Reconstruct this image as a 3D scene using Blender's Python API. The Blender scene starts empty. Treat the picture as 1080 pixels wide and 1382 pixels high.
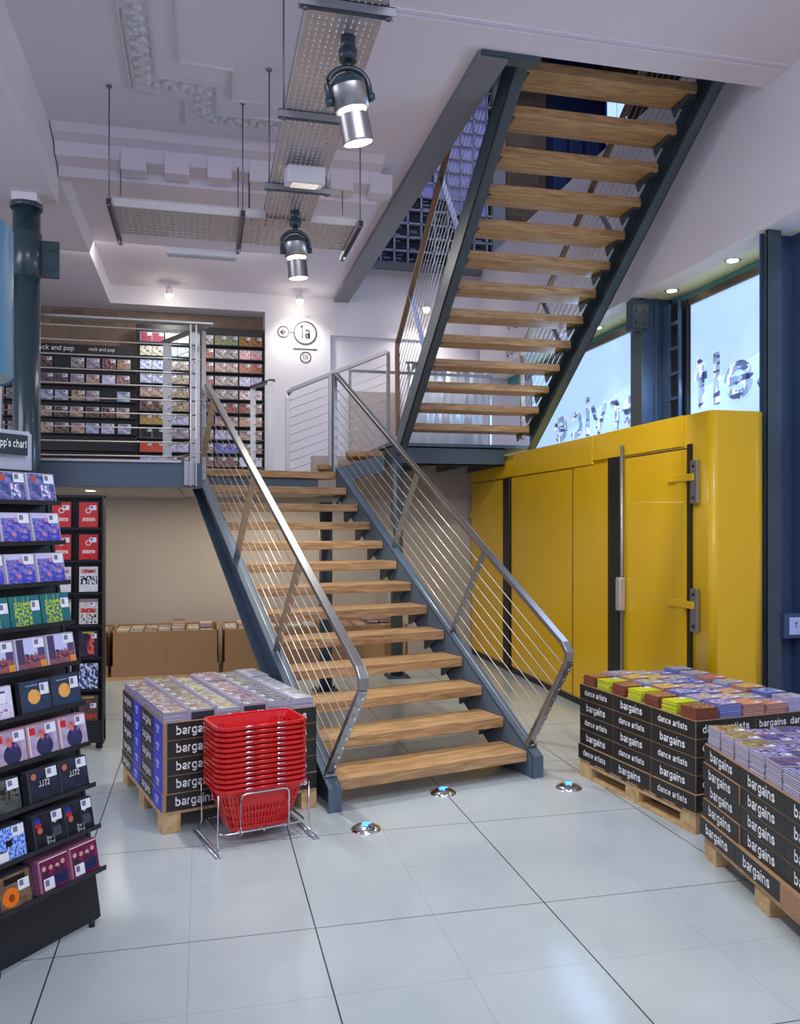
import bpy, math, random
from mathutils import Vector, Matrix
random.seed(7)
S = bpy.context.scene
COL = S.collection
PI = math.pi

# ------------------------------------------------------------------ camera, world, light
cam_d = bpy.data.cameras.new('camera'); cam = bpy.data.objects.new('camera', cam_d); COL.objects.link(cam)
cam_d.sensor_fit = 'HORIZONTAL'; cam_d.sensor_width = 36; cam_d.lens = 37.5
cam_d.shift_y = 16/1080; cam_d.clip_start = .05; cam_d.clip_end = 100
cam.location = (0, 0, 1.65); cam.rotation_euler = (PI/2, 0, -math.radians(13.35))
S.camera = cam
S.view_settings.view_transform = 'Standard'; S.view_settings.look = 'None'
S.view_settings.gamma = 1; S.view_settings.use_curve_mapping = False
S.view_settings.exposure = 0.46
W = bpy.data.worlds.new('world'); S.world = W; W.use_nodes = True
W.node_tree.nodes['Background'].inputs[0].default_value = (.66, .66, 1.0, 1)
W.node_tree.nodes['Background'].inputs[1].default_value = .62

def lamp(kind, loc, energy, col=(1, 1, 1), size=.1, target=None, spot=60, blend=.5, sy=None, name='lamp'):
    l = bpy.data.lights.new(name, kind); l.energy = energy; l.color = col
    if kind == 'AREA':
        l.size = size
        if sy: l.shape = 'RECTANGLE'; l.size_y = sy
    else: l.shadow_soft_size = size
    if kind == 'SPOT': l.spot_size = math.radians(spot); l.spot_blend = blend
    o = bpy.data.objects.new(name, l); COL.objects.link(o); o.location = loc
    if target is not None:
        o.rotation_euler = (Vector(target)-Vector(loc)).to_track_quat('-Z', 'Y').to_euler()
    return o
# area lights without fittings over the front, left, mezzanine, stairwell and upper hall
lamp('AREA', (1.0, .6, 4.4), 105, (.86, .92, 1), 3.0, (1.0, 1.6, 0), sy=2.2, name='front_fill')  # unseen fill added above the camera to light the shop evenly
lamp('AREA', (-3.2, 4.5, 3.9), 60, (.9, .92, 1), 2.0, (-1.2, 5.5, 1), sy=2.5, name='left_area_light')
lamp('AREA', (-.3, 9.2, 4.55), 14, (1, .97, .92), 2.2, (-.3, 10.6, 2.5), sy=1.0, name='mezzanine_area_light')
lamp('AREA', (1.1, 7.9, 4.35), 16, (1, .97, .93), .5, (1.1, 7.91, 1), sy=1.6, name='stair_area_light')
lamp('AREA', (3.2, 8.6, 7.9), 42, (.62, .70, 1), 3, (3.2, 8.6, 0), sy=3, name='upper_hall_area_light')
lamp('AREA', (4.05, 5.8, 3.1), 26, (.40, .62, 1), 1.2, (2.5, 5.6, 2.2), sy=.8, name='window_daylight_near')
lamp('AREA', (4.05, 8.4, 3.1), 26, (.40, .62, 1), 1.6, (2.0, 8.2, 2.2), sy=.8, name='window_daylight_far')
lamp('AREA', (-.4, 8.9, 1.93), 15, (1, .88, .72), 2.2, (-.4, 8.9, 0), sy=1.2, name='under_mezzanine_lamps')
lamp('AREA', (.9, 9.3, 1.92), 10, (1, .86, .68), .8, (.9, 9.31, 0), sy=.8, name='under_landing_area_light')  # area light without a fitting below the landing
lamp('SPOT', (1.6, 4.3, 4.5), 210, (1, .95, .82), .03, (3.34, 7.3, 1.5), 50, .4, name='spot_on_container')
lamp('SPOT', (2.9, 3.6, 4.5), 110, (.5, .55, 1), .1, (3.1, 4.4, .6), 55, .8, name='blue_spot')

# ------------------------------------------------------------------ materials
def srgb(r, g, b):
    f = lambda c: (c/255/12.92) if c/255 <= .04045 else ((c/255+.055)/1.055)**2.4
    return (f(r), f(g), f(b), 1)
MATS = {}
def mat(name, c, rough=.5, metal=0, noise=0, nscale=20, bump=0, bscale=60, stretch=None, alpha=None, trans=0, coat=0, emit=None, es=0, spec=None):
    if name in MATS: return MATS[name]
    m = bpy.data.materials.new(name); m.use_nodes = True; nt = m.node_tree; n = nt.nodes; L = nt.links
    b = n['Principled BSDF']
    col = srgb(*c)
    b.inputs['Base Color'].default_value = col; b.inputs['Roughness'].default_value = rough; b.inputs['Metallic'].default_value = metal
    if trans: b.inputs['Transmission Weight'].default_value = trans
    if alpha is not None: b.inputs['Alpha'].default_value = alpha
    if coat: b.inputs['Coat Weight'].default_value = coat
    if spec is not None: b.inputs['Specular IOR Level'].default_value = spec
    if emit: b.inputs['Emission Color'].default_value = srgb(*emit); b.inputs['Emission Strength'].default_value = es
    if noise or bump:
        tc = n.new('ShaderNodeTexCoord'); mp = n.new('ShaderNodeMapping'); L.new(tc.outputs['Object'], mp.inputs[0])
        if stretch: mp.inputs['Scale'].default_value = stretch
        if noise:
            t = n.new('ShaderNodeTexNoise'); t.inputs['Scale'].default_value = nscale; t.inputs['Detail'].default_value = 5
            L.new(mp.outputs[0], t.inputs[0])
            mx = n.new('ShaderNodeMix'); mx.data_type = 'RGBA'; mx.inputs[6].default_value = [v*(1-noise) for v in col[:3]]+[1]
            mx.inputs[7].default_value = [min(1, v*(1+noise)) for v in col[:3]]+[1]
            L.new(t.outputs[0], mx.inputs[0]); L.new(mx.outputs[2], b.inputs['Base Color'])
        if bump:
            t2 = n.new('ShaderNodeTexNoise'); t2.inputs['Scale'].default_value = bscale; L.new(mp.outputs[0], t2.inputs[0])
            bp = n.new('ShaderNodeBump'); bp.inputs['Strength'].default_value = bump; bp.inputs['Distance'].default_value = .01
            L.new(t2.outputs[0], bp.inputs['Height']); L.new(bp.outputs[0], b.inputs['Normal'])
    MATS[name] = m; return m

class NT:   # tiny node-expression helper
    def __init__(s, name):
        s.m = bpy.data.materials.new(name); s.m.use_nodes = True; s.t = s.m.node_tree; s.b = s.t.nodes['Principled BSDF']; MATS[name] = s.m
    def n(s, kind, **kw):
        x = s.t.nodes.new(kind)
        for k, v in kw.items(): setattr(x, k, v)
        return x
    def l(s, a, b):
        if hasattr(a, 'links'): s.t.links.new(a, b)
        else: b.default_value = a
    def math(s, op, a, b=0, c=0):
        x = s.n('ShaderNodeMath', operation=op); s.l(a, x.inputs[0]); s.l(b, x.inputs[1]); s.l(c, x.inputs[2]); return x.outputs[0]
    def mix(s, f, a, b):
        x = s.n('ShaderNodeMix', data_type='RGBA'); s.l(f, x.inputs[0]); s.l(a, x.inputs[6]); s.l(b, x.inputs[7]); return x.outputs[2]
    def noise(s, vec, scale, detail=3):
        x = s.n('ShaderNodeTexNoise'); x.inputs['Scale'].default_value = scale; x.inputs['Detail'].default_value = detail
        s.l(vec, x.inputs['Vector']); return x.outputs[0]

# floor : pale terrazzo slabs, dark main joints every metre, fainter ones between
q = NT('terrazzo')
geo = q.n('ShaderNodeNewGeometry'); sep = q.n('ShaderNodeSeparateXYZ'); q.l(geo.outputs['Position'], sep.inputs[0])
def joint(v, off, wid):
    a = q.math('FRACT', q.math('ADD', v, 100-off)); a = q.math('ABSOLUTE', q.math('SUBTRACT', a, .5)); return q.math('GREATER_THAN', a, .5-wid)
jm = q.math('MAXIMUM', joint(sep.outputs[0], .45, .0030), joint(sep.outputs[1], .39, .0022))
jn = q.math('MAXIMUM', joint(sep.outputs[0], .95, .0012), joint(sep.outputs[1], .89, .0012))
n1 = q.noise(geo.outputs['Position'], 2.2, 6); n2 = q.noise(geo.outputs['Position'], 180, 2)
base = q.mix(n1, srgb(166, 176, 180), srgb(192, 201, 203))
fl = q.math('GREATER_THAN', n2, .66); base = q.mix(q.math('MULTIPLY', fl, .35), base, srgb(128, 132, 134))
base = q.mix(q.math('MULTIPLY', jn, .45), base, srgb(110, 108, 104)); base = q.mix(jm, base, srgb(62, 62, 62))
q.l(base, q.b.inputs['Base Color'])
q.l(q.math('MULTIPLY_ADD', n1, .12, .10), q.b.inputs['Roughness']); FLOOR = q.m
# brick
q = NT('old_brick'); tc = q.n('ShaderNodeTexCoord'); mp = q.n('ShaderNodeMapping'); q.l(tc.outputs['Object'], mp.inputs[0]); mp.inputs['Rotation'].default_value = (PI/2, 0, 0)
br = q.n('ShaderNodeTexBrick'); q.l(mp.outputs[0], br.inputs[0]); br.inputs['Scale'].default_value = 1; br.inputs['Brick Width'].default_value = .42; br.inputs['Row Height'].default_value = .2
br.inputs['Mortar Size'].default_value = .009; br.inputs['Color1'].default_value = srgb(158, 136, 116); br.inputs['Color2'].default_value = srgb(128, 108, 92); br.inputs['Mortar'].default_value = srgb(160, 142, 120)
q.l(q.mix(q.math('MULTIPLY', q.noise(tc.outputs['Object'], 9, 6), .55), br.outputs[0], srgb(60, 46, 38)), q.b.inputs['Base Color']); q.b.inputs['Roughness'].default_value = .9
BRICK = q.m
# wood
def wood(name, c1, c2, rough=.45, axis=(1, 9, 9)):
    q = NT(name); tc = q.n('ShaderNodeTexCoord'); mp = q.n('ShaderNodeMapping'); q.l(tc.outputs['Object'], mp.inputs[0]); mp.inputs['Scale'].default_value = axis
    oi = q.n('ShaderNodeObjectInfo'); cx = q.n('ShaderNodeCombineXYZ'); q.l(q.math('MULTIPLY', oi.outputs['Random'], 40), cx.inputs[0]); q.l(q.math('MULTIPLY', oi.outputs['Random'], 17), cx.inputs[2]); q.l(cx.outputs[0], mp.inputs[1])
    wv = q.n('ShaderNodeTexNoise'); wv.inputs['Scale'].default_value = 3.2; wv.inputs['Detail'].default_value = 7; wv.inputs['Distortion'].default_value = 1.4; q.l(mp.outputs[0], wv.inputs[0])
    f = q.n('ShaderNodeValToRGB'); q.l(wv.outputs[0], f.inputs[0]); f.color_ramp.elements[0].position = .3; f.color_ramp.elements[1].position = .68
    f.color_ramp.elements[0].color = srgb(*c2); f.color_ramp.elements[1].color = srgb(*c1)
    q.l(f.outputs[0], q.b.inputs['Base Color']); q.b.inputs['Roughness'].default_value = rough; return q.m
TREAD = wood('oak_tread', (198, 160, 112), (142, 104, 66))
PALLET = wood('pallet_pine', (214, 184, 136), (178, 142, 96), .8, (4, 4, 4))
WHITE = mat('white_plaster', (226, 221, 226), .75, noise=.05, nscale=1.3, bump=.12, bscale=30)
PLASTER = mat('ceiling_plaster', (226, 218, 226), .8, noise=.05, nscale=1.1, bump=.15, bscale=24)
ORNAMENT = mat('ornament_plaster', (212, 209, 210), .8, bump=.6, bscale=70)
BEIGE = mat('beige_wall', (184, 176, 166), .8, noise=.04, nscale=2)
STEELBLUE = mat('blue_grey_steel_paint', (84, 100, 116), .4, noise=.08, nscale=6)
DARKSTEEL = mat('dark_slate_paint', (62, 74, 82), .38, noise=.1, nscale=5)
COLUMNTEAL = mat('dark_teal_paint', (44, 66, 74), .28, coat=.3)
GREYEDGE = mat('grey_beam_paint', (118, 120, 126), .5)
CHANNELBLUE = mat('blue_column_paint', (58, 80, 112), .35)
BLACK = mat('black_metal', (20, 20, 22), .45)
INOX = mat('brushed_stainless', (172, 170, 168), .34, 1, noise=.06, nscale=60, stretch=(1, 1, 12))
WIRE = mat('stainless_wire', (214, 210, 200), .3, .85)
CHROME = mat('chrome', (215, 218, 222), .12, 1)
GALV = mat('galvanised_steel', (200, 194, 194), .45, .6, noise=.12, nscale=14)
YEL = mat('yellow_paint', (226, 180, 0), .34, noise=.05, nscale=1.4, coat=.25)
YELD = mat('yellow_paint_band', (230, 184, 4), .36, coat=.2)
RUBBER = mat('black_rubber_seal', (28, 24, 20), .5)
RED = mat('red_plastic', (206, 16, 16), .3, coat=.3)
CARD = mat('brown_cardboard', (164, 128, 92), .85, noise=.06, nscale=5)
PRINTBLACK = mat('black_print', (34, 34, 32), .45)
PRINTBLUE = mat('blue_print', (48, 60, 208), .45)
LETTERWHITE = mat('white_lettering', (238, 238, 238), .5)
LETTERGREY = mat('dark_grey_lettering', (72, 66, 72), .6)
PLASTIC = mat('clear_case_plastic', (190, 184, 204), .15, noise=.1, nscale=90)
GAPSHADE = mat('case_gap_shade', (86, 80, 98), .5)  # shade of the gap between case lids, put into the colour
CASEDARK = mat('black_case_tray', (52, 54, 62), .25, noise=.4, nscale=120, stretch=(.2, 14, .2))
LAMP = mat('lamp_glow', (255, 255, 255), .5, emit=(255, 246, 226), es=34)
LAMPS = mat('downlight_glow', (255, 255, 255), .5, emit=(255, 240, 205), es=7)
BLUEGLOW = mat('blue_led_glow', (90, 160, 255), .5, emit=(70, 140, 255), es=1.6)
TILEBLUE = mat('blue_drum_paint', (74, 136, 172), .3)
DRUMBASE = mat('pale_green_diffuser', (170, 205, 198), .5)
PAPER = mat('paper_pages', (206, 198, 184), .8, noise=.15, nscale=60)
SOFFIT = mat('soffit_paint', (234, 238, 206), .7)
TEALBAND = mat('teal_trim_paint', (74, 140, 146), .5)
BROWNFRAME = mat('bronze_window_frame', (84, 72, 58), .45, .3)
FROST = mat('frosted_glass', (176, 206, 232), .5, emit=(164, 202, 246), es=.62)
ACRYL = mat('ribbed_acrylic', (214, 218, 232), .2, alpha=.45)

def mirror_letter_mat():
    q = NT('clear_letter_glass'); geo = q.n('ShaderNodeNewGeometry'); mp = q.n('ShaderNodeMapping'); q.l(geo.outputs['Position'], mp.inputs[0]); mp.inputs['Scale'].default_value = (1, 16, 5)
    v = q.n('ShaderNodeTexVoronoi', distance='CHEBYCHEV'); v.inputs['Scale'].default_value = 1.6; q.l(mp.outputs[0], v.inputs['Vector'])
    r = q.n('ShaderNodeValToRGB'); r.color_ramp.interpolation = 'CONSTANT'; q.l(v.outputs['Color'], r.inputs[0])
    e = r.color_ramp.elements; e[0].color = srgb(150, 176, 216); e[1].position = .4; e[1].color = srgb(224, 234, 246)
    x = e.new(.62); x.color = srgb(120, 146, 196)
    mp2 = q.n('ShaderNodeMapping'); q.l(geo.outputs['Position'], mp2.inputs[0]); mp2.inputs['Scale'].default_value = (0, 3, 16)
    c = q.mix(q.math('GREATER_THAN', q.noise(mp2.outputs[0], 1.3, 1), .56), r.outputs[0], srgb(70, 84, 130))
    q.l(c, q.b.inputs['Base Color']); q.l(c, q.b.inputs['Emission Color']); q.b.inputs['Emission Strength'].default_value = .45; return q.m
CLEARLETTER = mirror_letter_mat()

# covers ------------------------------------------------------------------
CW, CH, CT = .142, .125, .0104
def cover(name, a, b, scale=8, thr=None, layers=(), w=CW, h=CH, hue=0, third=None, stick=(.62, .97, .66, .96), rough=.18, stretch=(1, 1, 1), val=0):
    """artwork printed on a sleeve: two or three inks broken up by noise, then flat shapes"""
    q = NT(name); tc = q.n('ShaderNodeTexCoord'); sp = q.n('ShaderNodeSeparateXYZ'); q.l(tc.outputs['Object'], sp.inputs[0])
    u = q.math('DIVIDE', sp.outputs[0], w); v = q.math('DIVIDE', sp.outputs[2], h)
    cb = q.n('ShaderNodeCombineXYZ'); q.l(u, cb.inputs[0]); q.l(v, cb.inputs[1])
    oi = q.n('ShaderNodeObjectInfo')
    if hue: q.l(q.math('MULTIPLY', oi.outputs['Random'], 37.), cb.inputs[2])
    mp = q.n('ShaderNodeMapping'); q.l(cb.outputs[0], mp.inputs[0]); mp.inputs['Scale'].default_value = stretch
    nz = q.noise(mp.outputs[0], scale, 4)
    f = q.math('GREATER_THAN', nz, thr) if thr else q.math('MULTIPLY_ADD', nz, 3.2, -1.1)
    f = q.math('MINIMUM', q.math('MAXIMUM', f, 0), 1)
    c = q.mix(f, srgb(*a), srgb(*b))
    if third:
        nz2 = q.noise(mp.outputs[0], scale*1.7, 2); c = q.mix(q.math('GREATER_THAN', nz2, .56), c, srgb(*third))
    if hue:
        hs = q.n('ShaderNodeHueSaturation'); q.l(q.math('MULTIPLY_ADD', oi.outputs['Random'], hue, .5-hue/2), hs.inputs['Hue'])
        q.l(q.math('MULTIPLY_ADD', oi.outputs['Random'], val, 1-val/2), hs.inputs['Value']); q.l(c, hs.inputs['Color']); c = hs.outputs[0]
    L = list(layers)
    if stick: L.append(('rect', *stick, (232, 234, 240))); s = stick; dx = s[1]-s[0]; dy = s[3]-s[2]; L.append(('rect', s[0]+dx*.12, s[0]+dx*.5, s[2]+dy*.35, s[3]-dy*.12, (120, 118, 140)))
    for k in L:
        if k[0] == 'rect':
            _, x0, x1, y0, y1, colr = k
            g = q.math('MULTIPLY', q.math('MULTIPLY', q.math('GREATER_THAN', u, x0), q.math('LESS_THAN', u, x1)), q.math('MULTIPLY', q.math('GREATER_THAN', v, y0), q.math('LESS_THAN', v, y1)))
        elif k[0] == 'disc':
            _, x0, y0, rr, colr = k
            dx = q.math('SUBTRACT', u, x0); dy = q.math('MULTIPLY', q.math('SUBTRACT', v, y0), h/w)
            g = q.math('LESS_THAN', q.math('SQRT', q.math('ADD', q.math('MULTIPLY', dx, dx), q.math('MULTIPLY', dy, dy))), rr)
        elif k[0] == 'blot':   # noise restricted to a rectangle
            _, x0, x1, y0, y1, sc, th_, colr = k
            g = q.math('MULTIPLY', q.math('MULTIPLY', q.math('GREATER_THAN', u, x0), q.math('LESS_THAN', u, x1)), q.math('MULTIPLY', q.math('GREATER_THAN', v, y0), q.math('LESS_THAN', v, y1)))
            g = q.math('MULTIPLY', g, q.math('GREATER_THAN', q.noise(cb.outputs[0], sc, 2), th_))
        c = q.mix(g, c, srgb(*colr))
    q.l(c, q.b.inputs['Base Color']); q.b.inputs['Roughness'].default_value = rough; return q.m

# ------------------------------------------------------------------ mesh helpers
class MB:
    def __init__(s): s.v = []; s.f = []; s.mi = []; s.cur = 0; s.sm = []
    def add(s, vs, fs, smooth=False):
        o = len(s.v); s.v += [tuple(x) for x in vs]; s.f += [tuple(i+o for i in f) for f in fs]; s.mi += [s.cur]*len(fs); s.sm += [smooth]*len(fs); return s
    def box(s, x0, x1, y0, y1, z0, z1, T=None):
        vs = [Vector((x, y, z)) for z in (z0, z1) for y in (y0, y1) for x in (x0, x1)]
        if T is not None: vs = [T @ p for p in vs]
        return s.add(vs, [(0, 2, 3, 1), (4, 5, 7, 6), (0, 1, 5, 4), (2, 6, 7, 3), (0, 4, 6, 2), (1, 3, 7, 5)])
    def prism(s, poly, vec):            # poly: 3d points (ccw seen against vec), extruded along vec
        n = len(poly); p = [Vector(a) for a in poly]; v = Vector(vec)
        return s.add(p+[a+v for a in p], [tuple(range(n-1, -1, -1)), tuple(range(n, 2*n))]+[(i, (i+1) % n, n+(i+1) % n, n+i) for i in range(n)])
    def tube(s, pts, r, n=8, flat=None, up=(0, 0, 1), caps=True):   # flat=(w,h): rectangular section
        P = [Vector(p) for p in pts]; rings = []
        for i, p in enumerate(P):
            t = ((P[i+1]-p).normalized() if i < len(P)-1 else Vector()) + ((p-P[i-1]).normalized() if i else Vector())
            t.normalize(); u = Vector(up)
            if abs(u.dot(t)) > .98: u = Vector((1, 0, 0))
            a = t.cross(u).normalized(); b = a.cross(t).normalized(); k = 1
            if 0 < i < len(P)-1:
                k = 1/max(.3, ((P[i+1]-p).normalized().dot(t)))
            if flat: w, h = flat; rings.append([p+a*x*w/2+b*y*h/2*k for x, y in ((-1, -1), (1, -1), (1, 1), (-1, 1))])
            else: rings.append([p+(a*math.cos(q)+b*math.sin(q))*r for q in [2*PI*j/n for j in range(n)]])
        m = len(rings[0]); fs = []
        for i in range(len(P)-1):
            for j in range(m): fs.append((i*m+j, i*m+(j+1) % m, (i+1)*m+(j+1) % m, (i+1)*m+j))
        if caps: fs += [tuple(range(m-1, -1, -1)), tuple(range((len(P)-1)*m, len(P)*m))]
        return s.add([x for g in rings for x in g], fs, smooth=not flat)
    def cyl(s, p, q_, r, n=20, r2=None):
        P, Q = Vector(p), Vector(q_); t = (Q-P).normalized(); u = Vector((0, 0, 1)) if abs(t.z) < .9 else Vector((1, 0, 0))
        a = t.cross(u).normalized(); b = a.cross(t); r2 = r if r2 is None else r2
        vs = [c+(a*math.cos(2*PI*j/n)+b*math.sin(2*PI*j/n))*rr for c, rr in ((P, r), (Q, r2)) for j in range(n)]
        s.add(vs, [(j, (j+1) % n, n+(j+1) % n, n+j) for j in range(n)], smooth=True)
        s.add([], []); o = len(s.v)-2*n
        s.f += [tuple(o+j for j in range(n-1, -1, -1)), tuple(o+n+j for j in range(n))]; s.mi += [s.cur]*2; s.sm += [False]*2
        return s
    def lathe(s, c, prof, n=24):
        vs = []; fs = []
        for r, z in prof: vs += [(c[0]+r*math.cos(2*PI*j/n), c[1]+r*math.sin(2*PI*j/n), c[2]+z) for j in range(n)]
        for i in range(len(prof)-1): fs += [(i*n+j, i*n+(j+1) % n, (i+1)*n+(j+1) % n, (i+1)*n+j) for j in range(n)]
        return s.add(vs, fs, True)
    def mesh(s, name, mats):
        me = bpy.data.meshes.new(name); me.from_pydata(s.v, [], s.f)
        for m in (mats if isinstance(mats, (list, tuple)) else [mats]): me.materials.append(m)
        me.polygons.foreach_set('material_index', s.mi); me.polygons.foreach_set('use_smooth', s.sm); me.update(); return me
    def obj(s, name, mats, parent=None, bevel=0):
        o = bpy.data.objects.new(name, s.mesh(name, mats)); COL.objects.link(o)
        if parent is not None: o.parent = parent
        if bevel:
            b = o.modifiers.new('b', 'BEVEL'); b.width = bevel; b.segments = 2; b.limit_method = 'ANGLE'; b.harden_normals = False
        return o
def inst(me, name, parent=None, loc=(0, 0, 0), rot=(0, 0, 0), sc=None):
    o = bpy.data.objects.new(name, me); COL.objects.link(o)
    if parent is not None: o.parent = parent
    o.location = loc; o.rotation_euler = rot
    if sc: o.scale = sc
    return o
def tag(o, label, cat, group=None):
    o['label'] = label; o['category'] = cat
    if group: o['group'] = group
    return o
def thing(name, label, cat, loc=(0, 0, 0), rz=0, group=None):
    o = bpy.data.objects.new(name, None); COL.objects.link(o); o.location = loc; o.rotation_euler = (0, 0, rz); o.empty_display_size = .1
    return tag(o, label, cat, group)
def struct(o): o['kind'] = 'structure'; return o
def sbox(name, m, *b): return struct(MB().box(*b).obj(name, m))
def copy_tree(o, parent=None):
    c = o.copy(); COL.objects.link(c)
    if parent is not None: c.parent = parent
    for ch in o.children: copy_tree(ch, c)
    return c
TXT = {}
def _arc(cx, cy, rx, ry, a0, a1, n=12): return [(cx+rx*math.cos(math.radians(a0+(a1-a0)*i/n)), cy+ry*math.sin(math.radians(a0+(a1-a0)*i/n))) for i in range(n+1)]
_bowl = _arc(.26, .26, .195, .2, 0, 360, 20)
GL = {   # letter strokes (centre lines) and advance, cap height .72, x height .52
 'o': ([_bowl], .56), 'b': ([[(.07, 0), (.07, .72)], _bowl], .56), 'd': ([[(.45, 0), (.45, .72)], _bowl], .56), 'p': ([[(.07, -.2), (.07, .52)], _bowl], .56),
 'g': ([_bowl, [(.45, .52), (.45, -.02)]+_arc(.26, -.02, .19, .13, 0, -150, 8)], .56),
 'a': ([_arc(.25, .33, .17, .135, 160, 0, 8)+[(.42, .33), (.42, 0)], _arc(.25, .15, .17, .095, 0, 360, 14)], .53),
 'c': ([_arc(.26, .26, .195, .2, 45, 315)], .52), 'e': ([_arc(.26, .26, .195, .2, 0, 322, 16), [(.07, .26), (.455, .26)]], .55),
 'h': ([[(.07, 0), (.07, .72)], _arc(.25, .3, .18, .165, 180, 0, 8)+[(.43, 0)]], .54), 'n': ([[(.07, 0), (.07, .52)], _arc(.25, .3, .18, .165, 180, 0, 8)+[(.43, 0)]], .54),
 'm': ([[(.07, 0), (.07, .52)], _arc(.21, .3, .14, .165, 180, 0, 8)+[(.35, 0)], _arc(.49, .3, .14, .165, 180, 0, 8)+[(.63, 0)]], .74),
 'r': ([[(.07, 0), (.07, .52)], _arc(.24, .3, .17, .165, 180, 80, 6)], .35), 'i': ([[(.07, 0), (.07, .52)], [(.07, .61), (.07, .72)]], .20), 'l': ([[(.07, 0), (.07, .72)]], .20),
 's': ([[(.42, .375), (.36, .445), (.24, .462), (.12, .42), (.10, .36), (.16, .30), (.27, .265), (.38, .23), (.435, .16), (.40, .09), (.26, .058), (.13, .08), (.06, .155)]], .52),
 't': ([[(.14, .66), (.14, .14)]+_arc(.24, .14, .10, .08, 180, 280, 5), [(.02, .46), (.28, .46)]], .33), 'f': ([[(.13, 0), (.13, .56)]+_arc(.23, .57, .10, .09, 180, 80, 5), [(.02, .46), (.28, .46)]], .31),
 'u': ([[(.07, .52), (.07, .22)]+_arc(.25, .22, .18, .165, 180, 360, 8), [(.43, .52), (.43, 0)]], .54), 'v': ([[(.04, .52), (.24, .04), (.44, .52)]], .50),
 'k': ([[(.07, 0), (.07, .72)], [(.42, .52), (.12, .22)], [(.2, .31), (.43, 0)]], .50), "'": ([[(.06, .72), (.06, .54)]], .14), ' ': ([], .26),
 '1': ([[(.24, 0), (.24, .72)], [(.25, .69), (.06, .58)]], .40), '7': ([[(.04, .66), (.42, .66), (.18, 0)]], .48), '2': ([_arc(.24, .50, .18, .16, 165, -35, 9)+[(.08, .06), (.45, .06)]], .52),
 'J': ([[(.36, .72), (.36, .2)]+_arc(.21, .2, .15, .14, 0, -170, 8)], .48), 'C': ([_arc(.34, .36, .27, .3, 45, 315, 16)], .66), 'O': ([_arc(.35, .36, .28, .3, 0, 360, 22)], .74),
 'G': ([_arc(.34, .36, .27, .3, 45, 330, 16), [(.36, .33), (.6, .33), (.6, .04)]], .72), 'L': ([[(.07, .72), (.07, .06), (.44, .06)]], .50), 'T': ([[(.25, 0), (.25, .66)], [(.02, .66), (.48, .66)]], .52),
 'D': ([[(.07, 0), (.07, .72)], [(.07, .66)]+_arc(.26, .36, .28, .3, 90, -90, 12)+[(.07, .06)]], .66)}
def text_mesh(s, size, m, ext=.0006, bold=.02, xs=.82, align='LEFT', space=1.0):
    k = (s, size, m.name, bold, xs, align)
    if k in TXT: return TXT[k]
    w = (.085+bold*1.6)/2; vs = []; fs = []; lines = s.split('\n')
    for li, line in enumerate(lines):
        tot = sum(GL[c][1]+.035 for c in line); x0 = {'LEFT': 0, 'CENTER': -tot/2, 'RIGHT': -tot}[align]; y0 = -.30+(len(lines)-1)*.36-li*.72
        for c in line:
            for P in GL[c][0]:
                closed = (abs(P[0][0]-P[-1][0])+abs(P[0][1]-P[-1][1])) < 1e-6; n = len(P); o = len(vs)
                for i in range(n):
                    a = Vector(P[i-1] if i else (P[-2] if closed else P[0])); p = Vector(P[i]); b = Vector(P[i+1] if i < n-1 else (P[1] if closed else P[-1]))
                    d1 = (p-a).normalized() if (p-a).length > 1e-9 else (b-p).normalized(); d2 = (b-p).normalized() if (b-p).length > 1e-9 else d1
                    t = (d1+d2).normalized(); nn = Vector((-t.y, t.x)); kk = w/max(.5, nn.dot(Vector((-d1.y, d1.x))))
                    for sg in (1, -1): q_ = p+nn*kk*sg; vs.append(((q_.x+x0)*size*xs, (q_.y+y0)*size, 0))
                fs += [(o+2*i, o+2*i+1, o+2*i+3, o+2*i+2) for i in range(n-1)]
            x0 += GL[c][1]+.035
    me = bpy.data.meshes.new('lettering'); me.from_pydata(vs, [], fs); me.materials.append(m); TXT[k] = me; return me
def rails(name_h, pts, parent, w=.05, h=.03): return MB().tube(pts, 0, flat=(w, h)).obj(name_h, INOX, parent, .004)

# ------------------------------------------------------------------ structure
ZC = 4.65
sbox('floor', FLOOR, -7, 6, -4, 12, -.1, 0)
sbox('ceiling', PLASTER, -7, 1.72, -4, 11.2, ZC, ZC+.4)
sbox('ceiling.001', PLASTER, 1.72, 3.75, -4, 5.0, ZC, 5.05)
# moulded double groove on the ceiling by the stairwell edge
g = MB()
g.box(.95, 3.74, 4.76, 4.785, ZC-.012, ZC); g.box(.95, 3.74, 4.71, 4.72, ZC-.008, ZC)
struct(g.obj('trim_ceiling_groove', PLASTER))
# lowered soffits on the left
sbox('ceiling.002', WHITE, -7, -1.11, -4, 7.06, 4.18, ZC)
sbox('ceiling.003', WHITE, -7, -1.12, 7.06, 11.5, 4.42, ZC)
# stairwell edge beams
sbox('trim_stairwell_beam', GREYEDGE, 1.70, 1.90, 5.02, 10.98, 4.60, 4.86)
sbox('trim_stairwell_beam.001', DARKSTEEL, 1.72, 2.12, 5.0, 5.1, 4.62, 4.9)
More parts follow.
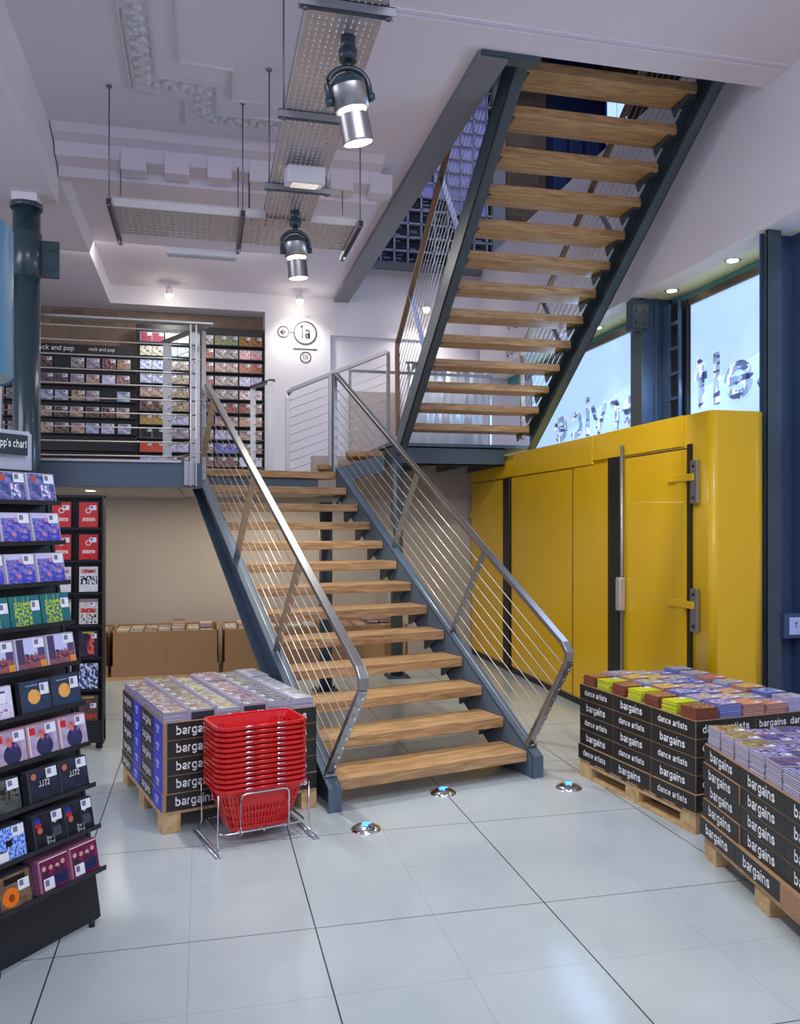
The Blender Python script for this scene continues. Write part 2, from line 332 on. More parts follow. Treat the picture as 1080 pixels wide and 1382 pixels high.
# back wall at mezzanine level: open bay to brick on the left, white to the right
sbox('wall_back', WHITE, .83, 1.66, 11.0, 11.3, 1.96, 5.15)
sbox('wall_back.001', WHITE, 1.66, 7, 11.06, 11.3, 1.96, 4.16)
sbox('wall_back.002', WHITE, 1.66, 7, 11.0, 11.3, 4.16, 5.15)
sbox('wall_back.003', WHITE, -1.12, .83, 11.0, 11.5, 4.42, 5.1)
sbox('wall_brick', BRICK, -7, .86, 11.35, 11.5, 1.96, 4.5)
sbox('trim_bay_reveal', WHITE, .80, .83, 11.0, 11.35, 2.1, 4.42)
sbox('wall_lower_back', BEIGE, -7, 4.2, 10.2, 10.4, 0, 1.97)
sbox('wall_lower_back.001', BEIGE, 1.32, 3.74, 10.22, 10.4, 1.97, 2.49)
sbox('wall_landing_panel', mat('pinkish_panel', (186, 170, 164), .6), 1.95, 2.62, 10.96, 11.02, 2.5, 3.42)
# mezzanine slab
sbox('floor_mezzanine', BEIGE, -7, 0, 7.22, 11.0, 1.97, 2.15)
sbox('floor_mezzanine.001', BEIGE, 0, 1.3, 8.25, 11.0, 1.97, 2.15)
sbox('ceiling_under_mezzanine', mat('undercroft_paint', (176, 166, 156), .8), -7, -.2, 7.3, 10.2, 1.955, 1.97)
# right side: bulkhead, soffit, window wall
sbox('wall_bulkhead', WHITE, 3.75, 3.95, -2, 11.0, 3.68, 5.24)
sbox('ceiling_soffit', SOFFIT, 3.95, 5.6, -2, 11.0, 3.68, 3.8)
sbox('trim_window_head', TEALBAND, 4.16, 4.3, 3.6, 11.0, 3.60, 3.68)
sbox('wall_right', WHITE, 4.2, 4.4, -2, 11.0, 0, 2.3)
sbox('wall_right.001', WHITE, 4.2, 4.4, -2, 4.4, 2.3, 3.68)
# two frosted windows with clear lettering, read from the street side
def window(nm, y0, y1, word, ly, lz, size, label_mesh_name):
    f = MB()
    f.box(4.13, 4.2, y0, y1, 3.56, 3.62); f.box(4.15, 4.2, y0-.02, y0, 2.2, 3.62); f.box(4.15, 4.2, y1, y1+.015, 2.2, 3.62); f.box(4.13, 4.2, y0, y1, 2.2, 2.26)
    w = struct(f.obj(nm, BROWNFRAME))
    MB().box(4.155, 4.175, y0, y1, 2.26, 3.56).obj('glass', FROST, w)
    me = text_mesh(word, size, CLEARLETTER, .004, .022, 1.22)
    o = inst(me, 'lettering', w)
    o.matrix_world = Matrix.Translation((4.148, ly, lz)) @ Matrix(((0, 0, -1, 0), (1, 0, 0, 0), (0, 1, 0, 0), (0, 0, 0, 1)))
    return w
window('window_1', 4.55, 6.50, 'self', 5.23, 2.64+.3*.6, .60, 'a')
window('window_2', 7.05, 10.1, 'service', 6.93, 2.62+.3*.6, .60, 'b')
sbox('trim_mullion', mat('dark_mullion', (50, 60, 74), .5), 4.13, 4.3, 6.52, 7.03, 2.2, 3.62)
# upper floor seen through the stairwell
sbox('floor_upper', mat('upper_floor_edge', (120, 112, 106), .7), 3.96, 8, -2, 11.0, 5.1, 5.2)
sbox('ceiling_upper', mat('upper_ceiling', (96, 92, 96), .8), -2, 9, 3, 13, 8.3, 8.5)
sbox('wall_upper_left', WHITE, -2.1, -2, 3, 11.3, 5.1, 8.3)
sbox('wall_upper_back', WHITE, -2, 1.2, 11.0, 11.2, 5.1, 8.3)
sbox('wall_upper_back.001', mat('pilaster_paint', (170, 172, 180), .7), 3.94, 4.12, 10.98, 11.2, 5.1, 8.3)
sbox('wall_upper_back.002', BRICK, 4.12, 9, 11.05, 11.3, 5.1, 8.3)
sbox('wall_upper_right', BRICK, 8.2, 8.4, 3, 11.3, 5.1, 8.3)
sbox('wall_upper_front', WHITE, -2, 8.4, 2.9, 3.0, 5.05, 8.3)
sbox('trim_upper_sill', GREYEDGE, 1.2, 3.94, 10.9, 11.1, 5.08, 5.17)
gb = struct(MB().box(1.2, 3.94, 11.12, 11.16, 5.17, 8.3).obj('window_3', BLACK))
g = MB()
for r in range(17): g.box(1.2, 3.94, 11.03, 11.1, 5.17+r*.19, 5.17+r*.19+.022)
for c in range(15): g.box(1.2+c*.19, 1.2+c*.19+.022, 11.03, 11.1, 5.17, 8.3)
g.obj('mortar_grid', mat('block_mortar', (186, 190, 208), .6), gb)
g = MB(); random.seed(17)
for r in range(16):
    for c in range(14):
        x = 1.2+c*.19+.022; z = 5.17+r*.19+.022
        lit = r > 3 and (c > 10 or random.random() < .35); g.cur = 1 if lit else (0 if random.random() < .7 else 2)
        g.box(x, x+.168, 11.085, 11.1, z, z+.168)
        if not lit:
            for k in range(3):
                g.cur = random.choice((3, 4, 3)); a_ = random.uniform(.01, .05); zz = z+.025+k*.05; g.box(x+a_, x+a_+random.uniform(.05, .1), 11.08, 11.085, zz, zz+.016)
g.obj('glass_block_panes', [mat('block_dim', (70, 76, 92), .1), mat('block_lit', (120, 124, 190), .1, emit=(128, 130, 204), es=.22), mat('block_green_grey', (96, 104, 106), .1), mat('block_shapes_dark', (26, 28, 40), .3), mat('block_shapes_pale', (170, 172, 200), .3)], gb)
# blue panelled door and bright windows upstairs
d = struct(MB().box(4.75, 5.55, 10.9, 11.04, 5.2, 8.2).obj('door_1', mat('deep_blue_door', (38, 50, 92), .4)))
g = MB()
for z in (5.4, 6.1, 6.8):
    for x in (4.81, 5.06, 5.31): g.box(x, x+.19, 10.885, 10.9, z, z+.6)
g.obj('door_panel', mat('door_panel_blue', (56, 72, 124), .4), d, .006)
for i, (x, z0, z1) in enumerate(((5.66, 6.3, 8.1), (6.9, 5.9, 7.2))):
    w = struct(MB().box(x-.04, x+.34, 10.96, 11.05, z0-.04, z1+.04).obj('window_%d' % (4+i), mat('deep_blue_door', (38, 50, 92))))
    MB().box(x, x+.14, 10.94, 10.96, z0, z1).box(x+.16, x+.30, 10.94, 10.96, z0, z1).obj('pane', mat('daylit_pane', (160, 190, 255), .3, emit=(150, 180, 255), es=1.3), w)
# ------------------------------------------------------------------ ceiling plasterwork
def wiggle(path, w, m, name, par, step=.055):
    g = MB()
    P = [Vector((x, y, 0)) for x, y in path]; random.seed(3)
    for a, b in zip(P, P[1:]):
        L = (b-a).length; n = max(1, int(L/step)); d = (b-a)/n; nn = Vector((-d.y, d.x, 0)).normalized()
        for i in range(n):
            c = a+d*(i+.5); s = 1 if i % 2 else -1
            for kk in range(3):
                cc = c+nn*s*w*(.05+.16*kk); r = .016+.012*random.random()
                g.lathe((cc.x+random.uniform(-.01, .01), cc.y+random.uniform(-.01, .01), ZC), [(r*1.5, 0), (r*1.3, -.012), (r*.7, -.022), (.001, -.026)], 7)
    return g.obj(name, m, par)
pl = struct(MB().box(-.46, -.44, 5.1, 6.0, ZC-.012, ZC).obj('trim_ceiling_moulding', ORNAMENT))
bandpath = [(-.39, 4.9), (-.39, 5.9), (.0, 5.93), (.0, 6.33), (.95, 6.33)]
wiggle(bandpath, .10, ORNAMENT, 'leaf_relief', pl)
g = MB()
for path, w in (([(-.30, 4.9), (-.30, 5.80), (.10, 5.82), (.10, 6.22), (.95, 6.22)], .02), ([(-.15, 4.9), (-.15, 5.58), (.20, 5.60), (.20, 6.0), (.42, 6.0)], .016), ([(-.48, 4.9), (-.48, 6.0)], .016), ([(-.45, 6.04), (-.12, 6.06), (-.12, 6.45)], .012)):
    g.tube([(x, y, ZC-.006) for x, y in path], 0, flat=(w, .02))
g.obj('moulding_rib', ORNAMENT, pl)
# cornice remnant with brackets
co = struct(MB().prism([(-1.1, 6.62, ZC), (-1.1, 6.68, ZC-.05), (-1.1, 6.80, ZC-.07), (-1.1, 6.84, ZC-.16), (-1.1, 6.98, ZC-.19), (-1.1, 7.0, ZC-.26), (-1.1, 7.10, ZC-.26), (-1.1, 7.12, ZC)][::-1], (2.55, 0, 0)).obj('trim_cornice', PLASTER))
for i in range(7):
    x = -.62+i*.33
    MB().box(x, x+.19, 6.80, 6.96, ZC-.24, ZC-.08).obj('bracket', PLASTER, co, .006)

# ------------------------------------------------------------------ floor lamps, downlights
for i, (x, y, lb) in enumerate(((.861, 4.426, 'nearest the red baskets'), (1.437, 4.915, 'in front of the lowest stair tread'), (2.232, 4.829, 'between the stair foot and pallet'))):
    t = thing('floor_light', 'round steel floor light with a blue glowing arrow, '+lb, 'floor light', (x, y, 0))
    MB().lathe((0, 0, 0), [(.082, 0), (.078, .008), (.055, .02), (.025, .026), (.001, .028)], 28).obj('bezel', CHROME, t)
    g = MB()
    for a in (0, 1): g.box(-.03+.0, .03, -.008, .008, .027, .029, Matrix.Rotation(.6+a*.9, 4, 'Z') @ Matrix.Translation((.0, 0, 0)))
    g.box(-.02, .035, .012, .024, .027, .029); g.obj('arrow_glow', BLUEGLOW, t)
def downlight(x, y, z, label, r=.045, e=14, group=None, col=(1, .93, .75)):
    t = thing('downlight', label, 'downlight', (x, y, z), 0, group)
    MB().lathe((0, 0, 0), [(r*1.35, 0), (r*1.35, -.006), (r, -.008), (r, .02)], 24).obj('ring', CHROME, t)
    MB().cyl((0, 0, -.010), (0, 0, -.001), r*.95, 20).obj('lens', LAMPS, t)
    lamp('SPOT', (x, y, z-.02), e*.6, col, .03, (x-.3, y, 0), 62, .8, name='downlight_bulb')
downlight(3.97, 5.647, 3.68, 'recessed downlight in the cream soffit, nearest the right-hand edge')
downlight(3.97, 6.499, 3.68, 'recessed downlight in the cream soffit beside the middle steel column')
downlight(3.97, 7.901, 3.68, 'recessed downlight in the soffit half hidden by the upper stair stringer')
downlight(-.98, 7.95, 1.955, 'recessed downlight under the mezzanine above the red cases', e=5)
for x, y, z, lb, ta in ((-.402, 10.72, 4.47, 'bright wall lamp above the mezzanine shelving', (-.4, 11.3, 3.4)), (1.22, 10.72, 4.50, 'bright wall lamp above the level 1a sign', (1.26, 11.1, 3.5)), (2.873, 10.6, 4.47, 'bright lamp beside the upper stair stringer', (2.9, 11.1, 3.3))):
    t = thing('wall_lamp', lb, 'lamp', (x, y, z))
    MB().cyl((0, 0, .02), (0, .0, .11), .05, 16, .03).cyl((0, 0, .1), (0, .28, .1), .012, 8).obj('housing', mat('white_enamel', (235, 235, 235), .4), t)
    MB().lathe((0, 0, 0), [(.001, -.045), (.03, -.035), (.045, 0), (.035, .03), (.001, .035)], 16).obj('bulb', LAMP, t)
    lamp('SPOT', (x, y-.02, z-.06), 26, (1, .96, .88), .04, ta, 120, .9, name='wall_lamp_bulb')

# ------------------------------------------------------------------ cable trays, rods, strut
def perf(g, x0, x1, y0, y1, z, nx, ny, sx, sy):   # perforated sheet: real slots
    dx = (x1-x0)/nx; dy = (y1-y0)/ny
    for i in range(nx):
        a = x0+i*dx
        g.add([(a, y0, z), (a+dx*(1-sx), y0, z), (a+dx*(1-sx), y1, z), (a, y1, z)], [(0, 1, 2, 3)])
        for j in range(ny):
            b = y0+j*dy
            g.add([(a+dx*(1-sx), b, z), (a+dx, b, z), (a+dx, b+dy*(1-sy), z), (a+dx*(1-sx), b+dy*(1-sy), z)], [(0, 1, 2, 3)])
def tray(label, x0, x1, y0, y1, z, along, lip=.06):
    t = thing('cable_tray', label, 'cable tray', ((x0+x1)/2, (y0+y1)/2, z)); ox, oy = (x0+x1)/2, (y0+y1)/2
    g = MB()
    if along == 'y': perf(g, x0-ox, x1-ox, y0-oy, y1-oy, 0, 11, int((y1-y0)/.045), .28, .55)
    else: perf(g, x0-ox, x1-ox, y0-oy, y1-oy, 0, int((x1-x0)/.045), 9, .55, .3)
    o = g.obj('perforated_base', GALV, t); s = o.modifiers.new('s', 'SOLIDIFY'); s.thickness = .003
    if along == 'y':
        for x in (x0-ox, x1-ox): MB().box(x-.004, x+.004, y0-oy, y1-oy, 0, lip).box(x-.012, x+.012, y0-oy, y1-oy, lip-.004, lip).obj('side_lip', GALV, t)
    else:
        for y in (y0-oy, y1-oy): MB().box(x0-ox, x1-ox, y-.004, y+.004, 0, lip).box(x0-ox, x1-ox, y-.012, y+.012, lip-.004, lip).obj('side_lip', GALV, t)
    return t
tray('long perforated steel cable tray running from overhead towards the back wall', .45, .78, 2.6, 6.4, 3.90, 'y')
tray('perforated steel cable tray crossing the shop, left arm reaching towards the column', -.63, .45, 6.15, 6.72, 3.88, 'x')
tray('short right arm of the crossing cable tray by the stairwell edge', .78, 1.15, 6.15, 6.72, 3.88, 'x')
t = thing('tray_junction', 'square perforated plate where the two cable trays meet', 'cable tray', (.615, 6.43, 3.876)); g = MB(); perf(g, -.2, .2, -.30, .30, 0, 8, 10, .3, .6); o = g.obj('plate', GALV, t); o.modifiers.new('s', 'SOLIDIFY').thickness = .003
def strut(x0, x1, y0, y1, z, label):
    t = thing('tray_hanger', label, 'hanger', ((x0+x1)/2, (y0+y1)/2, z)); ox, oy = (x0+x1)/2, (y0+y1)/2; g = MB(); w = .02
    if x1-x0 > y1-y0: g.box(x0-ox, x1-ox, -w, w, -.004, 0); g.box(x0-ox, x1-ox, -w, -w+.004, -.04, 0); g.box(x0-ox, x1-ox, w-.004, w, -.04, 0); ends = ((x0-ox+.03, 0), (x1-ox-.03, 0))
    else: g.box(-w, w, y0-oy, y1-oy, -.004, 0); g.box(-w, -w+.004, y0-oy, y1-oy, -.04, 0); g.box(w-.004, w, y0-oy, y1-oy, -.04, 0); ends = ((0, y0-oy+.03), (0, y1-oy-.03))
    g.obj('channel', mat('strut_grey', (150, 152, 158), .4, .5), t)
    for ex, ey in ends: MB().tube([(ex, ey, -.05), (ex, ey, ZC-z)], .005, 6).lathe((ex, ey, ZC-z), [(.02, 0), (.018, -.012), (.006, -.02)], 8).lathe((ex, ey, -.04), [(.012, 0), (.012, -.01), (.005, -.012)], 6).obj('threaded_rod', mat('rod_grey', (110, 110, 118), .4, .7), t)
strut(.40, .82, 3.53, 3.57, 3.895, 'tray hanger bar highest in the picture, above the large spotlight')
strut(.40, .82, 4.53, 4.57, 3.895, 'tray hanger bar just behind the large spotlight')
strut(.40, .84, 5.53, 5.57, 3.895, 'tray hanger bar below the square floodlight')
strut(-.64, -.60, 5.98, 6.86, 3.875, 'left-hand hanger bar under the end of the crossing tray')
strut(.26, .30, 6.0, 6.86, 3.875, 'middle hanger bar under the crossing tray')
strut(1.11, 1.15, 6.0, 6.86, 3.875, 'right-hand hanger bar under the crossing tray, by the stairwell edge')
t = thing('linear_light', 'slim fluorescent batten mounted beyond the crossing cable tray', 'light', (.0, 6.9, 3.80)); MB().box(-.28, .28, -.05, .05, 0, .05).obj('housing', mat('white_enamel', (235, 235, 235)), t, .004); MB().box(-.26, .26, -.03, .03, -.012, 0).obj('diffuser', ACRYL, t)
t = thing('fire_alarm_box', 'small red box beside a hanger rod above the crossing tray', 'alarm box', (.37, 6.85, 4.08)); MB().box(-.06, .0, -.03, .03, 0, .10).obj('housing', mat('alarm_red', (190, 40, 30), .4), t, .004); MB().box(.0, .06, -.03, .03, 0, .10).obj('back_plate', BLACK, t); MB().tube([(0, 0, .1), (0, 0, .60)], .008, 6).obj('bracket', DARKSTEEL, t)
# square floodlight on the tray
t = thing('floodlight', 'square white framed floodlight fixed under the long cable tray', 'floodlight', (.62, 5.18, 3.86)); Tm = Matrix.Rotation(.25, 4, 'X')
MB().box(-.115, .115, -.12, .12, -.10, 0, Tm).obj('housing', mat('flood_white', (214, 214, 218), .4), t, .008); MB().box(-.08, .08, -.09, .08, -.108, -.1, Tm).obj('lens', mat('flood_lens', (250, 246, 236), .3, noise=.12, nscale=18, emit=(240, 225, 205), es=.35), t)
# two track spotlights
def spot(x, y, label, s=1, tilt=(.10, .05), bright=LAMP):
    t = thing('spotlight', label, 'spotlight', (x, y, 3.895), 0)
    MB().cyl((0, 0, 0), (0, 0, -.06), .035*s, 16).cyl((0, 0, -.06), (0, 0, -.11), .045*s, 18, .04*s).cyl((0, 0, -.11), (0, 0, -.15), .018, 12).obj('mount', COLUMNTEAL, t)
    R_ = Matrix.Translation((0, 0, -.23)) @ Matrix.Rotation(tilt[0], 4, 'X') @ Matrix.Rotation(tilt[1], 4, 'Y')
    g = MB(); arc = [R_ @ Vector((.098*math.cos(a), 0, .085*math.sin(a))) for a in [PI*i/12 for i in range(13)]]
    arc = [R_ @ Vector((.098, 0, -.06))]+arc+[R_ @ Vector((-.098, 0, -.06))]
    g.tube(arc, .014, 8); g.cyl(R_ @ Vector((-.115, 0, -.055)), R_ @ Vector((-.085, 0, -.055)), .02, 12); g.cyl(R_ @ Vector((.115, 0, -.055)), R_ @ Vector((.085, 0, -.055)), .02, 12)
    g.obj('yoke', COLUMNTEAL, t)
    o = MB().lathe((0, 0, 0), [(.001, .055), (.05, .048), (.08, .02), (.083, 0)], 28).obj('rear_cap', COLUMNTEAL, t); o.matrix_local = R_
    o = MB().lathe((0, 0, 0), [(.083, .0), (.083, -.10), (.06, -.102), (.06, -.09)], 28).obj('upper_barrel', INOX, t); o.matrix_local = R_
    o = MB().lathe((0, 0, 0), [(.062, -.10), (.062, -.122)], 28).obj('lamp_gap', bright, t); o.matrix_local = R_
    o = MB().lathe((0, 0, 0), [(.070, -.122), (.072, -.24), (.074, -.25), (.068, -.25), (.066, -.13)], 28).obj('lower_barrel', INOX, t); o.matrix_local = R_
    o = MB().cyl((0, 0, -.246), (0, 0, -.240), .066, 28).obj('lens', bright, t); o.matrix_local = R_
    p = t.matrix_basis @ R_ @ Vector((0, 0, -.27)); q_ = t.matrix_basis @ R_ @ Vector((0, 0, -2))
    lamp('SPOT', p, 120, (1, .97, .9), .05, q_, 75, .6, name='spotlight_bulb')
spot(.655, 3.80, 'large steel spotlight with black yoke hanging under the tray, the nearer one', 1, (.12, -.22))
spot(.650, 6.0, 'steel spotlight with black yoke under the tray junction, the farther one', 1, (.06, -.10))

# ------------------------------------------------------------------ lower staircase
PX, PY = 2.064, 5.104; TH = math.radians(13.75); RI, GO, WD = .1666, .2687, 1.334
t = thing('lower_staircase', 'open-tread oak and blue-grey steel staircase rising from the shop floor to the mezzanine', 'staircase', (PX, PY, 0), TH)
# local frame: x to the right (0 at the right end of the treads), y up the flight
tm = None
for k in range(13):
    g = MB().box(-WD, 0, 0, .30, -.068, 0)
    if tm is None: o = g.obj('tread', TREAD, t, .006); tm = o
    else: o = tm.copy(); COL.objects.link(o); o.parent = t
    o.location = (0, GO*k, RI*(k+1))
sl = RI/GO; hy_ = math.hypot(1, sl)
def zn(s): return RI+sl*s           # nosing line
for x0, x1 in ((.005, .085), (-WD-.085, -WD-.005)):
    g = MB(); top = .03; dep = .25
    s1 = 3.25
    prof = [(-.06, 0), (-.06, zn(-.06)+top-.02), (s1, zn(s1)+top), (s1, zn(s1)+top-dep), (.30, 0)]
    web = x0 if x0 > 0 else x1-.012
    g.prism([(web, s, z) for s, z in prof], (.012, 0, 0))
    g.prism([(x0, -.06, zn(-.06)+top-.02), (x0, s1, zn(s1)+top), (x0, s1, zn(s1)+top-.014), (x0, -.06, zn(-.06)+top-.034)], (.08, 0, 0))
    g.prism([(x0, .30, 0.0), (x0, s1, zn(s1)+top-dep), (x0, s1, zn(s1)+top-dep+.014), (x0, .28, .014)], (.08, 0, 0))
    g.box(x0, x1, -.062, -.048, 0, zn(-.06)+top-.02)
    g.obj('stringer', STEELBLUE, t)
for x in (-.03, -WD):
    bm0 = MB().prism([(0, .05, 0), (0, .27, 0), (0, .27, -.11)], (.03, 0, 0)).mesh('tread_bracket', DARKSTEEL)
    for k in range(13): inst(bm0, 'tread_bracket', t, (x, GO*k, RI*(k+1)-.068))
MB().box(-WD, 0, 3.28, 3.33, 1.97, 2.09).obj('header_beam', STEELBLUE, t)
# the top platform plank behind the last tread
# support posts
def post(x, y, z, label, r=.065):
    p = thing('steel_post', label, 'column', (x, y, 0)); MB().cyl((0, 0, .02), (0, 0, z), r, 24).obj('shaft', DARKSTEEL, p)
    MB().box(-.12, .12, -.12, .12, 0, .02).obj('base_plate', DARKSTEEL, p, .003)
    g = MB()
    for a, b in ((-1, -1), (1, -1), (1, 1), (-1, 1)): g.cyl((a*.095, b*.095, .02), (a*.095, b*.095, .04), .012, 6)
    g.obj('bolts', DARKSTEEL, p)
post(1.18, 8.13, 1.86, 'dark steel post behind the treads, the left one of the two under the stairs')
post(2.04, 8.75, 2.30, 'dark steel post carrying the left corner of the upper landing')

def railing(label, x, loc, rz, posts, s_top, bend, newel, ncab=9, name='stair_railing'):
    t = thing(name, label, 'railing', loc, rz)
    nx, nz = -sl/hy_, 1/hy_
    Lp = .80
    rz0 = 1.107+.0
    def railz(s): return 1.115+.615*s
    pts = [(x, .06, .17), (x, bend[0]-.02, bend[1]-.06), (x, bend[0]-.025, bend[1]), (x, bend[0]+.02, bend[1]+.05), (x, s_top, railz(s_top))]
    MB().tube(pts[1:], 0, flat=(.045, .03), up=(1, 0, 0)).obj('handrail', INOX, t, .003) if False else None
    g = MB(); g.tube([(x, s, z) for _, s, z in pts[1:]], 0, flat=(.032, .052), up=(1, 0, 0)); g.obj('handrail', INOX, t, .004)
    # end post
    g = MB().tube([pts[0], pts[1]], 0, flat=(.032, .052), up=(1, 0, 0)); g.obj('end_post', INOX, t, .003)
    for s, z in posts:
        g = MB().tube([(x, s, z), (x, s-.47, railz(s-.47)-.01)], 0, flat=(.012, .05), up=(1, 0, 0)); g.obj('baluster', INOX, t, .002)
        MB().box(x-.035, x+.035, s-.05, s+.05, -.012, .004, Matrix.Translation((0, 0, z)) @ Matrix.Translation((0, s, 0)) @ Matrix.Rotation(math.atan(sl), 4, 'X') @ Matrix.Translation((0, -s, 0))).obj('foot_plate', INOX, t)
    if newel:
        MB().box(x-.02, x+.02, newel[0]-.03, newel[0]+.03, newel[1], newel[2]).obj('newel_post', INOX, t, .003)
    MB().box(x-.035, x+.035, .0, .12, -.01, .004, Matrix.Translation((0, 0, .20))).obj('foot_plate', INOX, t)
    a0 = Vector((x, .06, .17)); a1 = Vector((x, bend[0]-.02, bend[1]-.06))
    for i in range(ncab):
        f = (i+.6)/(ncab+.2); p = a0.lerp(a1, f)
        s_end = newel[0] if newel else s_top
        z_end = p.z+.615*(s_end-p.y)
        if newel and z_end < newel[1]+.02: s_end = p.y+(newel[1]+.02-p.z)/.615; z_end = newel[1]+.02
        MB().tube([p, (x, s_end, z_end)], .0035, 6).obj('cable', WIRE, t)
    g = MB()
    for i in range(ncab):
        f = (i+.6)/(ncab+.2); p = a0.lerp(a1, f)+Vector((0, 0, 0)); g.cyl(p+Vector((0, -.035, -.012)), p+Vector((0, -.026, -.009)), .008, 8)
    g.obj('cable_ends', CHROME, t)
    return t
railing('stainless wire railing along the right side of the lower stairs', .045, (PX, PY, 0), TH, ((1.045, .80), (2.055, 1.41)), 3.34, (-.35, .86), (3.37, 2.1, 3.18))
railing('stainless wire railing along the left side of the lower stairs', -WD-.045, (PX, PY, 0), TH, ((.98, .78), (1.95, 1.37), (3.12, 2.08)), 2.86, (-.42, .83), (3.02, 1.98, 3.38))

# ------------------------------------------------------------------ upper staircase
UX, UY, UR, UG = 2.12, 5.318, .175, .2625
t = thing('upper_staircase', 'open-tread oak stair flight climbing from the landing towards the ceiling opening', 'staircase', (UX, UY, 0))
tm = None
for k in range(13):
    if tm is None: o = MB().box(0, WD, 0, .275, 0, .07).obj('tread', TREAD, t, .006); tm = o
    else: o = tm.copy(); COL.objects.link(o); o.parent = t
    o.location = (0, UG*k, 4.74-UR*k)
us = UR/UG
for x0, x1 in ((-.095, -.01), (WD+.01, WD+.095)):
    g = MB(); zt = lambda y: 4.74+.13-us*y; y0, y1 = -.25, 12.75*UG; dd = .26
    web = x1-.012 if x0 < 0 else x0
    web = x0 if x0 < 0 else x1-.012
    pr = [(y0, zt(y0)), (y0, zt(y0)-dd), (y1, zt(y1)-dd), (y1, zt(y1))]
    g.prism([(web, y, z) for y, z in pr], (.012, 0, 0))
    g.prism([(x0, y0, zt(y0)), (x0, y0, zt(y0)-.014), (x0, y1, zt(y1)-.014), (x0, y1, zt(y1))], (.085, 0, 0))
    g.prism([(x0, y0, zt(y0)-dd+.014), (x0, y0, zt(y0)-dd), (x0, y1, zt(y1)-dd), (x0, y1, zt(y1)-dd+.014)], (.085, 0, 0))
    g.obj('stringer', DARKSTEEL, t)
bm0 = MB().prism([(0, .02, 0), (0, .25, 0), (0, .22, -.08)][::-1], (.012, 0, 0)).box(0, .07, .03, .23, -.010, .002).mesh('tread_bracket', DARKSTEEL)
for x in (-.01, WD-.06):
    for k in range(13): inst(bm0, 'tread_bracket', t, (x, UG*k, 4.74-UR*k))
for nm, x in (('left', UX-.055), ('right', UX+WD+.055)):
    r_ = thing('stair_railing', 'stainless wire railing on the %s side of the upper stair flight' % nm, 'railing', (x, 0, 0))
    rz_ = lambda y: 3.97-.6667*(y-8.25)
    MB().tube([(0, 8.80, 2.60), (0, 8.84, 3.55), (0, 8.82, 3.62), (0, 5.45, rz_(5.45))], 0, flat=(.032, .05), up=(1, 0, 0)).obj('handrail', mat('bronze_steel', (158, 136, 116), .35, .8), r_, .004)
    for y in (6.59, 7.69): MB().tube([(0, y, rz_(y)-1.02), (0, y+.53, rz_(y+.53)-.01)], 0, flat=(.012, .05), up=(1, 0, 0)).obj('baluster', mat('bluish_steel', (150, 152, 170), .3, .9), r_)  # balusters in a bluish steel tone
    for i in range(9):
        o_ = .105*(i+.8); MB().tube([(0, 8.79, rz_(8.79)-o_-.01), (0, 5.4, rz_(5.4)-o_)], .0035, 5).obj('cable', WIRE, r_)
# upper landing
t = thing('upper_landing', 'blue-grey steel landing between the two stair flights', 'landing', (2.02, 8.85, 2.3))
MB().box(-.05, 1.62, -.02, 1.35, .20, .235).obj('deck', STEELBLUE, t)
MB().box(0, 1.29, 0, .014, 0, .20).box(0, 1.29, 0, .09, 0, .014).box(0, 1.29, 0, .09, .186, .2).obj('front_channel', DARKSTEEL, t)
for a_, b_ in ((0, .014), (.42, .49), (.86, .93), (1.27, 1.284)): MB().box(a_, b_, .02, 1.3, 0, .2).obj('joist', DARKSTEEL, t)
# short flight of two steps from the mezzanine up to that landing
t = thing('link_steps', 'short run of two oak steps joining the mezzanine to the upper landing', 'steps', (.94, 9.5, 2.15))
MB().prism([(.35, .10, .13), (.85, -.14, .13), (1.0, .6, .13), (.5, .9, .13)], (0, 0, .06)).obj('tread', TREAD, t, .004)
MB().prism([(.02, .26, .0), (.47, .04, .0), (.62, .85, .0), (.12, 1.0, .0)], (0, 0, .05)).obj('tread', TREAD, t, .004)
MB().prism([(.66, -.05, .27), (1.10, -.26, .27), (1.12, .4, .27), (.8, .6, .27)], (0, 0, .06)).obj('tread', TREAD, t, .004)
dv = Vector((1.04, -.52, 0)).normalized()
MB().prism([(0, 0, -.18), (1.02, -.51, .08), (1.02, -.51, .27), (0, 0, -.03)], (.02, .04, 0)).obj('stringer', STEELBLUE, t)
t = thing('landing_railing', 'stainless wire railing rising along the two linking steps behind the lower stairs', 'railing', (.94, 9.46, 2.15))
MB().tube([(0, 0, 0), (0, 0, .93), (.012, -.006, .985), (.05, -.02, 1.02), (1.02, -.51, 1.385), (1.05, -.52, 1.37)], 0, flat=(.035, .045)).obj('handrail', INOX, t, .003)
MB().box(1.03, 1.065, -.54, -.50, .36, 1.38).obj('end_post', INOX, t); MB().box(.43, .465, -.25, -.21, .15, 1.15).obj('baluster', INOX, t)
for i in range(9): z = .10+i*.098; MB().tube([(0, 0, z), (1.04, -.52, z+.37)], .003, 5).obj('cable', WIRE, t)
t = thing('landing_railing', 'short stainless railing at the back edge of the upper landing', 'railing', (1.75, 10.1, 2.5))
MB().tube([(0, 0, 1.03), (1.85, 0, 1.03)], 0, flat=(.04, .03)).obj('handrail', INOX, t); MB().box(0, .03, -.015, .015, 0, 1.02).obj('post', INOX, t); MB().box(1.82, 1.85, -.015, .015, 0, 1.02).obj('post', INOX, t)
t = thing('mezzanine_railing', 'short stainless railing section beside the mezzanine CD shelves', 'railing', (.70, 8.9, 2.15))
MB().tube([(0.03, 0, 1.02), (-.16, .5, 1.02)], 0, flat=(.05, .03)).obj('handrail', INOX, t)
for a, b in ((0, 0), (-.15, .5)): MB().box(a-.03, a+.03, b-.012, b+.012, 0, 1.01).obj('post', INOX, t)
for i in range(9): z = .1+i*.1; MB().tube([(0, 0, z), (-.15, .5, z)], .003, 5).obj('cable', WIRE, t)

